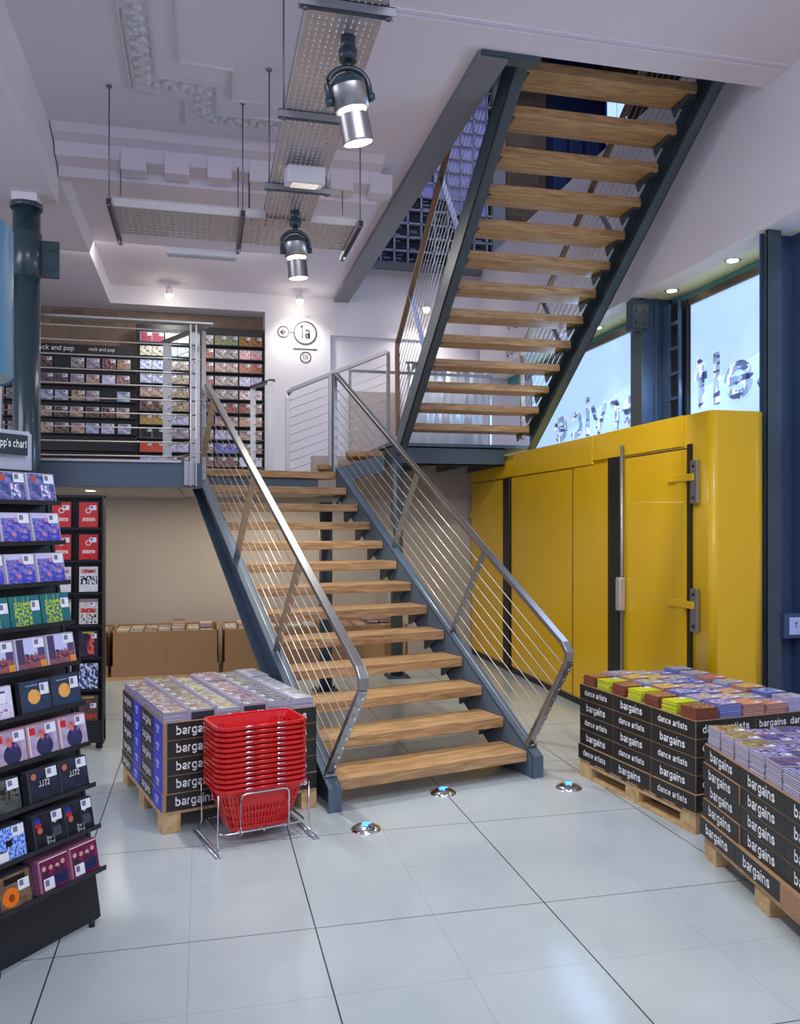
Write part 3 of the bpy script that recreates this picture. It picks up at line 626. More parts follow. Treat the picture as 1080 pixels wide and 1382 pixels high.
# ------------------------------------------------------------------ mezzanine edge and front railing
sbox('trim_mezzanine_beam', STEELBLUE, -7, .0, 7.14, 7.22, 1.955, 2.155)
sbox('trim_mezzanine_nosing', GALV, -7, -.17, 7.11, 7.24, 2.155, 2.175)
t = thing('mezzanine_railing', 'long stainless railing with horizontal bars along the front edge of the mezzanine', 'railing', (0, 7.08, 2.0))
MB().tube([(-6.5, 0, 1.30), (.09, 0, 1.30)], 0, flat=(.09, .02)).obj('handrail', INOX, t, .003)
for i in range(10): MB().tube([(-6.5, 0, .20+i*.115), (-.05, 0, .20+i*.115)], .006, 6).obj('horizontal_bar', WIRE, t)
for x in (-1.28, -.07, -1.55):
    p = MB()
    for dx in (-.022, .022): p.tube([(x+dx, -.03, -.04), (x+dx, -.03, .35), (x+dx, -.005, .8), (x+dx, 0, 1.29)], 0, flat=(.05, .012), up=(1, 0, 0))
    p = p.obj('twin_post', INOX, t); MB().box(x-.075, x+.01, .012, .03, -.03, .17).obj('fixing_plate', mat('satin_plate', (176, 176, 182), .4, .6), p)
t = thing('mezzanine_railing', 'stainless return railing at the head of the lower stairs, turning back from the front edge', 'railing', (0.0, 7.42, 2.15))
MB().tube([(.03, -.02, 1.21), (-.34, .72, 1.21)], 0, flat=(.06, .02)).obj('handrail', INOX, t)
MB().box(-.36, -.28, .70, .73, 0, 1.2).obj('post', INOX, t); MB().box(-.09, -.02, .16, .19, 0, 1.2).obj('post', INOX, t)
for i in range(9): z = .12+i*.115; MB().tube([(0, 0, z), (-.32, .71, z)], .003, 5).obj('cable', WIRE, t)

# ------------------------------------------------------------------ columns
t = thing('iron_column', 'dark teal round iron column with a bolted collar at the mezzanine edge', 'column', (-1.32, 6.93, 0))
MB().cyl((0, 0, 0), (0, 0, 4.1), .10, 32).obj('shaft', COLUMNTEAL, t)
MB().lathe((0, 0, 4.08), [(.10, 0), (.118, .0), (.118, .035), (.1, .04)], 32).obj('top_ring', COLUMNTEAL, t)
MB().lathe((0, 0, 3.55), [(.10, 0), (.112, .01), (.112, .34), (.10, .35)], 32).box(.10, .24, -.02, .02, 3.56, 3.84).box(-.24, -.10, -.02, .02, 3.50, 3.84).obj('bolted_collar', COLUMNTEAL, t)
g = MB()
for z in (3.62, 3.78): g.cyl((.19, -.035, z), (.19, -.02, z), .018, 6); g.cyl((-.19, -.035, z), (-.19, -.02, z), .018, 6)
g.obj('bolts', COLUMNTEAL, t); MB().box(-.09, .09, -.09, .09, 4.12, 4.18).obj('capital', WHITE, t)
def ucol(x, y, label, fw, fold, bracket=False, ztop=3.68):
    t = thing('steel_column', label, 'column', (x, y, 0))
    MB().box(0, .014, 0, .20 if bracket else .03, 0, ztop).obj('flange_plate', DARKSTEEL, t)
    if not bracket: MB().box(.0, fw, -.002, .012, 0, ztop).obj('face_plate', DARKSTEEL, t)
    MB().box(.012, .30, .09 if not bracket else .02, .105, 0, ztop).obj('web_plate', CHANNELBLUE, t)
    MB().box(.28, .295, 0.0, .12, 0, ztop).obj('flange_plate', DARKSTEEL, t)
    MB().box(fold, fold+.02, -.01, .1, 0, ztop).obj('rib', CHANNELBLUE, t)
    if bracket:
        MB().box(-.10, .0, .0, .10, 3.38, 3.66).box(-.10, .06, -.02, .0, 3.40, 3.62).obj('bolted_bracket', DARKSTEEL, t, .004)
        for a in (-.06, .02):
            for z in (3.45, 3.56): MB().cyl((a, -.035, z), (a, -.02, z), .014, 6).obj('bolt', DARKSTEEL, t)
    return t
c = ucol(3.79, 5.0, 'tall blue-grey steel column at the right edge, with a socket box', .105, .26)
MB().box(.11, .30, -.03, .085, .86, 1.03).obj('socket_trunking', CHANNELBLUE, c, .003)
o = MB().box(.145, .26, -.04, -.03, .885, 1.005).obj('socket_plate', mat('pale_blue_plate', (176, 200, 240), .3), c, .003)
inst(text_mesh('T', .05, LETTERGREY, .001, .04), 'mark', o, (.185, -.042, .95), (PI/2, 0, 0))
ucol(3.84, 6.78, 'steel column behind the container with a bolted bracket at its head', .1, .13, True)
t = thing('perforated_upright', 'dark perforated steel upright between the bracketed column and the near window', 'upright', (4.06, 6.50, 0))
MB().box(0, .012, 0, .26, 0, 3.6).obj('backing', BLACK, t); MB().box(-.02, .0, .0, .02, 0, 3.6).box(-.02, .0, .16, .26, 0, 3.6).obj('side_strip', CHANNELBLUE, t)
for i in range(16): MB().box(-.018, .0, .02, .16, .1+i*.22, .13+i*.22).obj('rung', CHANNELBLUE, t)

# ------------------------------------------------------------------ yellow container
CX0, CX1, CY0, CY1, CZ = 3.34, 3.785, 4.985, 10.15, 2.42
t = thing('yellow_container', 'long yellow steel container with rounded near corner and hinged door', 'container', (CX0, CY0, 0))
def cb(x0, x1, y0, y1, z0, z1): return MB().box(x0-CX0, x1-CX0, y0-CY0, y1-CY0, z0, z1)
# body with a rounded near corner
rr = .05; pts = [(CX1-.10+.10*math.sin(a), CY0+.10-.10*math.cos(a)) for a in [PI/2*i/10 for i in range(11)]]+[(CX1, CY1), (CX0, CY1), (CX0, CY0+rr)]+[(CX0+rr-rr*math.cos(a), CY0+rr-rr*math.sin(a)) for a in [PI/2*i/10 for i in range(1, 11)]]
g = MB().prism([(x-CX0, y-CY0, .06) for x, y in pts], (0, 0, CZ-.06)); n_ = len(g.sm)
pass
o = g.obj('body_shell', YEL, t)
o.data.polygons.foreach_set('use_smooth', [False]*n_)
o.data.polygons.foreach_set('use_smooth', [(2 <= i <= 11 or 14 <= i <= 24) for i in range(n_)])
cb(3.315, 3.34, 6.70, 8.60, 2.17, CZ).obj('fascia_panel', YELD, t, .003); cb(3.315, 3.34, 5.3, 6.69, 2.20, CZ).obj('fascia_panel', YELD, t, .003)
cb(3.325, 3.34, 8.62, 10.1, 2.17, 2.36).obj('fascia_panel', YELD, t, .003)
cb(3.322, 3.34, 7.125, 8.67, .08, 2.155).obj('door_panel', YEL, t, .003)
cb(3.322, 3.34, 6.40, 7.10, .08, 2.16).obj('door_panel', YEL, t, .003)
cb(3.326, 3.34, 8.90, 10.08, .08, 2.15).obj('door_panel', YEL, t, .003)
cb(3.30, 3.34, 8.69, 8.885, .04, 2.16).obj('rubber_post', RUBBER, t, .006)
cb(3.30, 3.345, 6.19, 6.385, .04, 2.20).obj('rubber_post', RUBBER, t, .006)
cb(3.325, 3.342, 7.10, 7.125, .08, 2.16).obj('seam', RUBBER, t)
cb(3.325, 3.342, 5.20, 5.25, .08, 2.21).box(-.012, .0, .265-.05, 1.15, 2.175, 2.185).obj('seam', RUBBER, t)
d = cb(3.315, 3.34, 5.25, 6.17, .10, 2.175).obj('door', YEL, t, .003)
cb(3.305, 3.315, 5.26, 5.36, .10, 2.16).obj('edge_strip', YELD, d)
for z in (1.79, .90):
    h = cb(3.31, 3.335, 5.11, 5.19, z, z+.30).obj('hinge_plate', mat('hinge_grey', (150, 148, 146), .4, .7), t, .003)
    cb(3.295, 3.315, 5.14, 5.46, z+.16, z+.21).obj('hinge_strap', YELD, h, .003)
    g = MB()
    for zz in (z+.04, z+.26): g.cyl((-.035, 5.15-CY0, zz), (-.03, 5.15-CY0, zz), .012, 10)
    g.obj('bolts', BLACK, h)
MB().tube([(-.05, 6.12-CY0, .12), (-.05, 6.12-CY0, 2.28)], .016, 8).obj('locking_bar', mat('hinge_grey', (150, 148, 146)), t)
MB().box(-.09, -.03, 6.09-CY0, 6.16-CY0, .95, 1.22).obj('lock_handle', GALV, t, .012)
g = MB()
for z in [0.25+.25*i for i in range(8)]: g.cyl((-.04, 5.31-CY0, z), (-.033, 5.31-CY0, z), .006, 6)
for z in (1.35, 1.30, 1.1, 1.05):
    for y in (7.05, 7.18): g.cyl((-.024, y-CY0, z), (-.017, y-CY0, z), .007, 6)
g.obj('rivets', GALV, t)
cb(3.34, 3.785, 5.2, 10.1, 0, .06).obj('base_plinth', BLACK, t)
cb(3.32, 3.34, 10.05, 10.15, 1.72, 1.80).obj('lock_handle', YELD, t)

# ------------------------------------------------------------------ wall sign 1a
t = thing('wall_sign', 'level 1a wall sign with ringed figure, arrow and CD roundel', 'sign', (1.323, 10.995, 4.17))
def ring(g, cx, cz, r, w): g.add([(cx+rr_*math.cos(2*PI*j/40), -.002, cz+rr_*math.sin(2*PI*j/40)) for rr_ in (r, r-w) for j in range(40)], [(j, (j+1) % 40, 40+(j+1) % 40, 40+j) for j in range(40)])
g = MB(); ring(g, 0, 0, .158, .022); ring(g, -.285, .0, .078, .014); ring(g, .005, -.32, .075, .013); g.box(-.207, -.158, -.004, -.001, -.004, .004); g.box(-.16, .16, -.004, -.001, -.218, -.206)
g.box(-.32, -.25, -.004, -.001, -.006, .006); g.box(-.03, .03, -.004, -.001, -.006, .006, Matrix.Translation((-.305, 0, .014)) @ Matrix.Rotation(-PI/4, 4, 'Y') ); g.box(-.03, .03, -.004, -.001, -.006, .006, Matrix.Translation((-.305, 0, -.014)) @ Matrix.Rotation(PI/4, 4, 'Y'))
g.obj('sign_rings', LETTERGREY, t)
inst(text_mesh('1a', .24, LETTERGREY, .001, .03, .62, 'CENTER'), 'lettering', t, (0, -.003, .0), (PI/2, 0, 0))
inst(text_mesh('CD', .07, LETTERGREY, .001, .02, .8, 'CENTER'), 'lettering', t, (.005, -.003, -.32), (PI/2, 0, 0))
inst(text_mesh('level', .075, mat('pale_grey_letter', (200, 200, 196), .6), .001, .01, .9, 'CENTER'), 'lettering', t, (.0, -.003, .21), (PI/2, 0, 0))
t = thing('wall_sign', 'small floor guide sign of ringed symbols on the white wall behind the upper treads', 'sign', (3.745, 9.6, 3.95))
g = MB()
for y, z, r in ((0, .2, .10), (.25, .2, .06), (0, -.15, .05), (.15, -.15, .05), (.3, -.15, .05)): g.add([(-.003, y+rr_*math.cos(2*PI*j/24), z+rr_*math.sin(2*PI*j/24)) for rr_ in (r, r-.014) for j in range(24)], [(j, (j+1) % 24, 24+(j+1) % 24, 24+j) for j in range(24)])
g.obj('sign_rings', LETTERGREY, t)
# ribbed pale metal screen behind the landing
t = thing('metal_screen', 'tall pale ribbed metal screen behind the upper landing', 'screen', (2.62, 10.62, 2.5)); g = MB()
n_ = 48; P_ = [(i*1.06/n_, .022*math.sin(i*.42)+.01*math.sin(i*.9)) for i in range(n_+1)]
g.add([(x, y, z) for z in (0, 1.25) for x, y in P_], [(i, i+1, n_+2+i, n_+1+i) for i in range(n_)], True); g.obj('ribbed_sheet', mat('pale_sheet', (228, 230, 232), .3, .35), t).modifiers.new('s', 'SOLIDIFY').thickness = .003
MB().box(-.02, 1.07, -.02, .02, 1.25, 1.28).obj('top_rail', INOX, t)

# ------------------------------------------------------------------ hanging blue drum at the left
t = thing('drum_lampshade', 'large blue drum with pale underside hanging at the left edge', 'lampshade', (-1.545, 4.98, 2.46))
MB().lathe((0, 0, 0), [(.52, 0), (.52, .82)], 48).obj('drum_wall', TILEBLUE, t); MB().lathe((0, 0, 0), [(.515, .01), (.001, .01)], 48).obj('diffuser', DRUMBASE, t)
MB().lathe((0, 0, .82), [(.52, 0), (.001, 0)], 48).obj('top_disc', TILEBLUE, t); MB().tube([(0, 0, .82), (0, 0, 1.718)], .006, 6).obj('suspension_cable', DARKSTEEL, t)

# ------------------------------------------------------------------ jewel cases
def case_mesh(cov, body=PLASTIC, w=CW, h=CH, tk=CT):
    e = .0013; g = MB().box(0, w, 0, tk*.36, 0, h).box(0, w, tk*.68, tk, 0, h); g.cur = 2; g.box(e, w-e, tk*.34, tk*.7, e, h-e); g.cur = 1; m_ = .004
    g.add([(m_, -.0004, m_), (w-m_*.5, -.0004, m_), (w-m_*.5, -.0004, h-m_), (m_, -.0004, h-m_)], [(0, 1, 2, 3)])
    return g.mesh('cd_case', [body, cov, GAPSHADE])
BULK = MB(); BULKM = []
def bulk(M4, body, w=CW, h=CH, tk=CT):
    # a case deep in a stack: only its edges show
    if body not in BULKM: BULKM.append(body)
    if GAPSHADE not in BULKM: BULKM.append(GAPSHADE)
    BULK.cur = BULKM.index(body); e = .0013
    BULK.box(0, w, 0, tk*.36, 0, h, M4).box(0, w, tk*.68, tk, 0, h, M4); BULK.cur = BULKM.index(GAPSHADE); BULK.box(e, w-e, tk*.34, tk*.7, e, h-e, M4)
# mezzanine wall shelving ------------------------------------------------
wallcov = []
pal = [((120, 112, 120), (50, 48, 56)), ((140, 70, 70), (60, 50, 60)), ((210, 190, 160), (90, 70, 60)), ((70, 120, 190), (220, 225, 235)), ((40, 40, 46), (150, 120, 100)), ((170, 130, 80), (100, 66, 50)), ((190, 180, 190), (90, 80, 110)), ((60, 60, 64), (210, 200, 190)),
       ((186, 120, 96), (70, 60, 80)), ((120, 90, 80), (220, 190, 170)), ((150, 150, 200), (220, 220, 235))]
for i, (a, b) in enumerate(pal): wallcov.append(case_mesh(cover('wall_cover_%d' % i, a, b, 2+i % 3, None, third=(170, 150, 146) if i % 2 else None)))
special = {(0, 6): ((120, 190, 60), (150, 40, 130)), (0, 8): ((190, 140, 60), (90, 60, 50)), (1, 2): ((120, 190, 225), (240, 244, 250)), (8, 0): ((214, 84, 52), (204, 78, 48)), (9, 0): ((150, 155, 215), (190, 195, 235)), (0, 2): ((240, 225, 190), (110, 200, 225)), (1, 0): ((236, 232, 206), (30, 34, 30)), (2, 0): ((225, 230, 240), (50, 90, 190)),
           (6, 0): ((200, 160, 80), (130, 110, 80)), (0, 0): ((170, 50, 60), (90, 80, 110)), (1, 8): ((226, 120, 130), (235, 215, 215)), (2, 8): ((190, 110, 80), (150, 80, 60)), (5, 8): ((180, 100, 70), (50, 40, 40)), (4, 8): ((240, 236, 236), (140, 40, 50)), (7, 0): ((44, 46, 50), (60, 50, 50)), (6, 8): ((205, 170, 150), (180, 120, 90)), (9, 8): ((190, 215, 235), (236, 240, 246)), (8, 6): ((70, 60, 160), (150, 150, 220))}
spm = {k: case_mesh(cover('wall_special_%d_%d' % k, v[0], v[1], 3.2)) for k, v in special.items()}
SX0, SXP = -.782, .156; SZ0, SZP = 3.99, .176; WY = 11.12; SC = 1.0
t = thing('wall_cd_rack', 'black wall rack holding ten rows of paired CD cases on the mezzanine', 'rack', (SX0-.03, WY, 2.2))
xr = SX0+10*SXP+.015
MB().box(0, xr-SX0+.03, .06, .08, 0, 2.02).obj('back_panel', BLACK, t)
for r in range(10): MB().box(0, xr-SX0+.03, -.02, .06, SZ0-r*SZP-.022-2.2, SZ0-r*SZP-.008-2.2).obj('shelf', BLACK, t)
MB().box(-.012, 0, -.02, .08, 0, 2.0).box(xr-SX0+.03, xr-SX0+.042, -.02, .08, 0, 2.0).obj('side_panel', BLACK, t)
rown = ['top', 'second', 'third', 'fourth', 'fifth', 'sixth', 'seventh', 'eighth', 'ninth', 'bottom']
coln = ['first', 'second', 'third', 'fourth', 'fifth']
random.seed(11)
for r in range(10):
    for p in range(5):
        me = spm.get((r, p*2)) or wallcov[random.randrange(11)]
        for k in range(2):
            o = inst(me, 'cd_case', None, (SX0+(p*2+k)*SXP+.006+(.004 if k == 0 else -.004), WY+.0, SZ0-r*SZP-.008), (-.10, 0, 0))
            tag(o, 'CD case on the mezzanine wall rack, %s row, %s pair from the left' % (rown[r], coln[p]), 'CD', 'paired CD cases on the mezzanine wall rack, %s row, %s pair' % (rown[r], coln[p]))
t = thing('wall_cd_rack', 'black rock and pop rack with five shelves of CD cases against the brick', 'rack', (-2.95, WY, 2.2))
MB().box(0, 2.12, .06, .08, .30, 1.60).obj('back_panel', BLACK, t)
MB().box(0, 2.12, -.02, .06, 1.58, 1.70).obj('header_board', BLACK, t)
for i, x in enumerate((.35, 1.03, 1.72)):
    inst(text_mesh('rock and pop', .085 if i < 2 else .06, LETTERWHITE, .001, .01, .85, 'CENTER'), 'lettering', t, (x+.14*(i < 2), -.023, 1.645), (PI/2, 0, 0))
for r in range(7): MB().box(0, 2.12, -.03, .06, 1.415-r*.205-.02, 1.415-r*.205-.006).obj('shelf', BLACK, t)
for r in range(5):
    for c in range(11):
        x = -2.90+c*.185+random.uniform(-.01, .01)
        if (r*5+c) % 13 == 6: continue
        o = inst(wallcov[random.randrange(11)], 'cd_case', None, (x, WY, 2.2+1.415-r*.205-.006), (-.10, 0, 0), (1.1, 1, 1.05))
        tag(o, 'CD case standing on the %s shelf of the rock and pop rack' % rown[r], 'CD', 'CD cases on the %s shelf of the rock and pop rack' % rown[r])

# ------------------------------------------------------------------ front CD rack at the left
ex, ey = .645, .764; RZ = math.atan2(ey, ex)   # local x along the rack to its right end, local -y = facing
t = thing('cd_display_rack', 'tall black leaning rack of chart CDs in the left foreground', 'rack', (-.41, 3.63, 0), RZ)
LEAN = .176; RX0 = -1.25
def off(z): return .012-.0+LEAN*z   # panel's local y (away from the viewer as it climbs)
def slab(name, x0, x1, z0, z1, dy0, dy1, m, par):
    return MB().prism([(x0, off(z0)+dy0, z0), (x0, off(z0)+dy1, z0), (x0, off(z1)+dy1, z1), (x0, off(z1)+dy0, z1)], (x1-x0, 0, 0)).obj(name, m, par)
SB = mat('rack_black', (24, 26, 30), .4)
slab('back_panel', RX0, .01, .025, 1.86, 0, .02, SB, t)
slab('kick_panel', RX0, -.505, .025, .24, -.012, 0, SB, t); slab('kick_panel', -.495, .0, .025, .24, -.012, 0, SB, t)
slab('side_frame', .0, .014, .025, 1.87, -.006, .05, SB, t); slab('top_rail', RX0, .014, 1.845, 1.875, -.02, .04, SB, t)
for x in (-.03, -.47, -.54, -1.0): MB().cyl((x, .015, 0), (x, .015, .03), .013, 12).obj('foot', SB, t)
ROWZ = [.253+.1653*k for k in range(10)]    # bottom row first
for z in ROWZ:
    y = off(z)
    MB().box(RX0, -.015, y-.105, y, z-.012, z-.004).box(RX0, -.015, y-.108, y-.102, z-.012, z+.006).obj('shelf', SB, t)
MB().box(RX0, -.063, .33, .345, 1.86, 2.03).obj('header_holder', ACRYL, t); MB().box(RX0, -.061, .345, .35, 1.85, 2.04).obj('header_back', ACRYL, t)
hb = MB().box(RX0, -.096, .312, .326, 1.936, 2.020).obj('header_board', mat('sign_slate', (38, 48, 54), .4), t, .002)
o = inst(text_mesh("pp's chart", .046, LETTERWHITE, .0008, .015, .60, 'RIGHT'), 'lettering', hb, (-.102, .310, 1.980), (PI/2, 0, 0))
# designs
A = dict(
 face=cover('cover_blue_face', (60, 66, 140), (150, 140, 200), 3.2, third=(48, 90, 120), layers=[('disc', .27, .8, .09, (196, 84, 60)), ('blot', .5, .8, .15, .6, 7, .5, (225, 222, 240))]),
 team=cover('cover_blue_group', (104, 94, 170), (150, 140, 196), 5, third=(64, 62, 190), layers=[('rect', 0, 1, .82, 1, (196, 196, 232)), ('disc', .55, .78, .07, (206, 140, 160)), ('blot', .1, .95, .05, .4, 6, .5, (60, 70, 196)), ('disc', .8, .38, .06, (200, 140, 160)), ('disc', .42, .3, .07, (196, 130, 160))]),
 green=cover('cover_green', (24, 116, 104), (30, 96, 128), 2.2, layers=[('blot', .15, .7, .04, .8, 13, .5, (176, 196, 52)), ('rect', .22, .24, .6, 1, (170, 190, 60)), ('rect', .46, .475, .6, 1, (170, 190, 60)), ('rect', .62, .635, .7, 1, (170, 190, 60))], stick=(.7, .98, .5, .82)),
 street=cover('cover_street', (120, 72, 96), (176, 96, 90), 5, layers=[('rect', .3, .74, .45, 1, (196, 200, 236)), ('rect', 0, .3, .2, 1, (72, 60, 96)), ('rect', .74, 1, .4, 1, (84, 70, 110)), ('blot', .25, .75, .2, .5, 9, .52, (60, 44, 70)), ('rect', .8, .98, .03, .25, (240, 150, 40))]),
 planet=cover('cover_planet', (26, 50, 76), (44, 66, 92), 2.4, layers=[('disc', .45, .5, .2, (238, 172, 84)), ('blot', .3, .6, .35, .65, 6, .6, (200, 120, 60)), ('rect', .2, .6, .84, .87, (150, 160, 180))], stick=(.66, .95, .52, .88)),
 letters=cover('cover_white_pink', (232, 226, 240), (214, 204, 232), 3, layers=[('blot', .0, .9, .1, .6, 9, .58, (196, 70, 120)), ('rect', .0, .8, .76, .86, (50, 60, 120))], stick=(.45, .8, .5, .8)),
 red=cover('cover_red_frame', (196, 178, 200), (150, 130, 160), 3, layers=[('rect', 0, .05, 0, 1, (190, 30, 46)), ('rect', .05, .1, 0, 1, (240, 236, 240)), ('disc', .55, .3, .27, (38, 42, 84)), ('disc', .6, .5, .15, (44, 50, 100)), ('disc', .5, .72, .1, (196, 90, 90)), ('rect', .1, .3, .7, .92, (206, 36, 40)), ('blot', .35, .75, .5, .85, 7, .55, (214, 120, 110))]),
 dark=cover('cover_dark', (16, 22, 36), (34, 44, 66), 2.6, layers=[('disc', .22, .8, .085, (196, 110, 84))]),
 gold=cover('cover_gold', (56, 62, 60), (92, 98, 92), 2.5, layers=[('blot', .05, .95, .4, .75, 7, .5, (20, 22, 24))]),
 badge=cover('cover_badges', (18, 20, 26), (40, 42, 52), 3, layers=[('disc', .17, .8, .1, (40, 60, 160)), ('rect', .08, .28, .62, .73, (190, 40, 50)), ('disc', .22, .52, .085, (196, 100, 70)), ('disc', .72, .66, .05, (190, 190, 200)), ('blot', .4, .65, .0, .3, 8, .5, (150, 150, 160)), ('rect', .62, .9, .2, .5, (70, 74, 84))]),
 blue=cover('cover_blue_weave', (54, 92, 206), (170, 200, 246), 11, .5, stretch=(2.2, 1, 1), layers=[('rect', .4, .6, .42, .6, (24, 24, 30)), ('blot', 0, .4, 0, .35, 6, .5, (60, 44, 50)), ('rect', .15, .45, .02, .3, (236, 236, 240))]),
 maroon=cover('cover_maroon', (126, 34, 78), (96, 26, 66), 3, layers=[('rect', 0, .04, 0, 1, (150, 44, 90)), ('rect', .04, .075, 0, 1, (240, 236, 240)), ('rect', .075, 1, .95, 1, (240, 236, 240)), ('rect', .075, 1, 0, .04, (240, 236, 240)), ('disc', .2, .72, .065, (210, 160, 150)), ('disc', .42, .7, .065, (206, 150, 140)), ('disc', .63, .68, .065, (214, 164, 150)), ('disc', .82, .74, .065, (206, 156, 140)), ('blot', .1, .95, .35, .65, 6, .48, (60, 40, 60)), ('rect', .5, .92, .12, .42, (28, 40, 84))], stick=(.15, .48, .08, .42)),
 guitar=cover('cover_guitar', (84, 66, 48), (150, 120, 90), 3, layers=[('disc', .38, .35, .24, (236, 120, 30)), ('disc', .4, .33, .09, (150, 60, 30)), ('rect', .22, .85, .72, .9, (24, 20, 18)), ('rect', 0, .06, 0, 1, (170, 60, 40))], stick=(.62, .95, .45, .75)),
)
body = dict(red=mat('red_spine', (190, 150, 160), .25), maroon=mat('maroon_spine', (150, 90, 120), .25), green=mat('green_spine', (30, 110, 96), .25))
# row design lists from the right end (row 1 = top)
ROWS = [('face', 'face', 'face', 'face'), ('team',)*4, ('team',)*4, ('green',)*4, ('street',)*4, ('planet', 'planet', 'letters', 'letters'), ('red',)*4, ('dark', 'dark', 'gold', 'gold'), ('badge', 'badge', 'blue', 'blue'), ('maroon', 'maroon', 'guitar', 'guitar')]
DEPTH = [1, 1, 2, 1, 2, 2, 4, 3, 5, 6]
DESC = dict(face='blue portrait cover, orange badge', team='blue group photo cover', green='green cover, yellow leaves', street='mauve street scene cover', planet='navy cover, orange globe', letters='white cover, pink blots', red='white cover, red spine', dark='black cover lettered JJ72', gold='grey cover lettered GOLD', badge='black cover with badges', blue='blue woven cover', maroon='maroon cover, white frame', guitar='brown guitar cover')
pos = ['rightmost', 'second-from-right', 'third-from-right', 'fourth']
rt = ['top', 'second', 'third', 'fourth', 'fifth', 'sixth', 'seventh', 'eighth', 'ninth', 'lowest']
frame_mesh = {}
def rack_case(dsg, extra=False):
    k = (dsg, extra)
    if k in frame_mesh: return frame_mesh[k]
    bm_ = body.get(dsg, CASEDARK if dsg in ('dark', 'gold', 'badge', 'guitar', 'blue', 'planet') else PLASTIC)
    a = MB().box(0, CW, 0, CT, 0, CH).mesh('case_shell', bm_)
    c = MB(); m_ = .003; c.add([(.010, -.0006, m_), (CW-m_, -.0006, m_), (CW-m_, -.0006, CH-m_), (.010, -.0006, CH-m_)], [(0, 1, 2, 3)])
    c.add([(.0105, 0, m_), (.0105, 0, CH-m_)], []); c = c.mesh('cover_sheet', A[dsg])
    h_ = MB().box(0, .009, -.0012, 0, 0, CH).mesh('hinge_spine', bm_)
    frame_mesh[k] = (a, c, h_); return frame_mesh[k]
Mrack = Matrix.Translation((-.41, 3.63, 0)) @ Matrix.Rotation(RZ, 4, 'Z')
for r, row in enumerate(ROWS):
    z = ROWZ[9-r]; y = off(z); D = DEPTH[r]
    for i, dsg in enumerate(row[:3]):
        for j in range(D-1, -1, -1):      # j=0 front
            xx = -.118-(.034 if r > 6 else .0)*.6-CW*(i+1)-.004*i+.002-.002*j-(.03 if i > 1 and r in (7, 8, 9, 5) else 0)
            lay = -(.095-.0112*j)+(.0 if D > 2 else .0)
            if D <= 2: lay = -(.085-.0112*j)
            if j: bulk(Mrack @ Matrix.Translation((xx+.10, y+lay, z-.003)) @ Matrix.Rotation(-.20, 4, 'X'), (body.get(dsg, CASEDARK if dsg in ('dark', 'gold', 'badge', 'guitar', 'blue', 'planet') else PLASTIC))); continue
            o = thing('cd_case', '', 'CD'); o.matrix_world = Mrack @ Matrix.Translation((xx+.10, y+lay+.0, z-.003)) @ Matrix.Rotation(-.20, 4, 'X')
            a, c, h_ = rack_case(dsg)
            inst(a, 'case_shell', o); inst(h_, 'hinge_spine', o)
            inst(c, 'cover_sheet', o)
            if j == 0:
                if dsg == 'dark': inst(text_mesh('JJ72', .032, LETTERWHITE, .0002, .0, .8, 'CENTER'), 'lettering', o, (.075, -.0010, .066), (PI/2, 0, 0))
                if dsg == 'gold': inst(text_mesh('GOLD', .036, mat('dull_gold', (110, 92, 60), .4), .0002, .0, 1, 'CENTER'), 'lettering', o, (.072, -.0010, .058), (PI/2, 0, 0))
            if j == 0: tag(o, '%s CD on %s shelf of leaning rack, %s' % (pos[i].capitalize(), rt[r], DESC[dsg]), 'CD')

# ------------------------------------------------------------------ second rack with film cases
t = thing('dvd_display_rack', 'black upright rack of film cases standing behind the leaning CD rack', 'rack', (-.70, 6.50, 0))
MB().box(-.62, 0, 0, .03, .10, 1.85).obj('back_panel', SB, t); MB().box(-.012, .0, -.10, .05, .05, 1.86).obj('side_panel', SB, t); MB().box(-.62, 0, -.06, .03, .05, .22).obj('kick_panel', SB, t)
MB().box(-.62, 0, -.06, .05, 1.84, 1.86).obj('top_panel', SB, t)
for x in (-.04, -.55): MB().cyl((x, 0, 0), (x, 0, .05), .025, 12).obj('castor', SB, t)
FW, FH = .135, .19
fc = [cover('film_red', (206, 56, 50), (196, 48, 44), 3, w=FW, h=FH, layers=[('disc', .5, .66, .16, (232, 190, 180)), ('disc', .5, .66, .10, (206, 56, 50)), ('blot', .2, .85, .25, .38, 22, .45, (238, 214, 206))], stick=(.55, .9, .68, .86)),
      cover('film_white', (232, 230, 228), (214, 212, 214), 3, w=FW, h=FH, layers=[('blot', .1, .95, .3, .62, 9, .5, (40, 40, 44)), ('blot', .1, .9, .74, .88, 12, .45, (190, 60, 50))], stick=None),
      cover('film_orange', (226, 222, 218), (200, 190, 186), 4, w=FW, h=FH, layers=[('blot', .1, .9, .45, .62, 9, .42, (200, 60, 40)), ('blot', .1, .9, .05, .4, 8, .55, (50, 44, 44)), ('rect', 0, 1, .85, 1, (150, 130, 120))], stick=(.55, .85, .7, .85)),
      cover('film_night', (66, 50, 72), (44, 36, 56), 3, w=FW, h=FH, layers=[('blot', .45, .8, .1, .9, 5, .45, (226, 96, 76)), ('rect', .2, .8, .9, .95, (200, 180, 60))], stick=(.65, .92, .7, .88)),
      cover('film_blue', (60, 90, 160), (220, 224, 236), 6, .5, w=FW, h=FH, third=(40, 36, 60), stick=None),
      cover('film_brown', (70, 56, 56), (110, 80, 72), 3, w=FW, h=FH, layers=[('blot', .1, .9, .1, .28, 10, .42, (190, 60, 40)), ('rect', .2, .8, .88, .93, (190, 170, 60))], stick=(.6, .9, .5, .68))]
fd = ['red', 'red', 'white with black figures', 'white with orange title', 'dark with a glowing orange figure', 'blue and white', 'brown with red title']
order = [0, 0, 1, 2, 3, 4, 5]
fm = [case_mesh(c_, BLACK, FW, FH, .015) for c_ in fc]
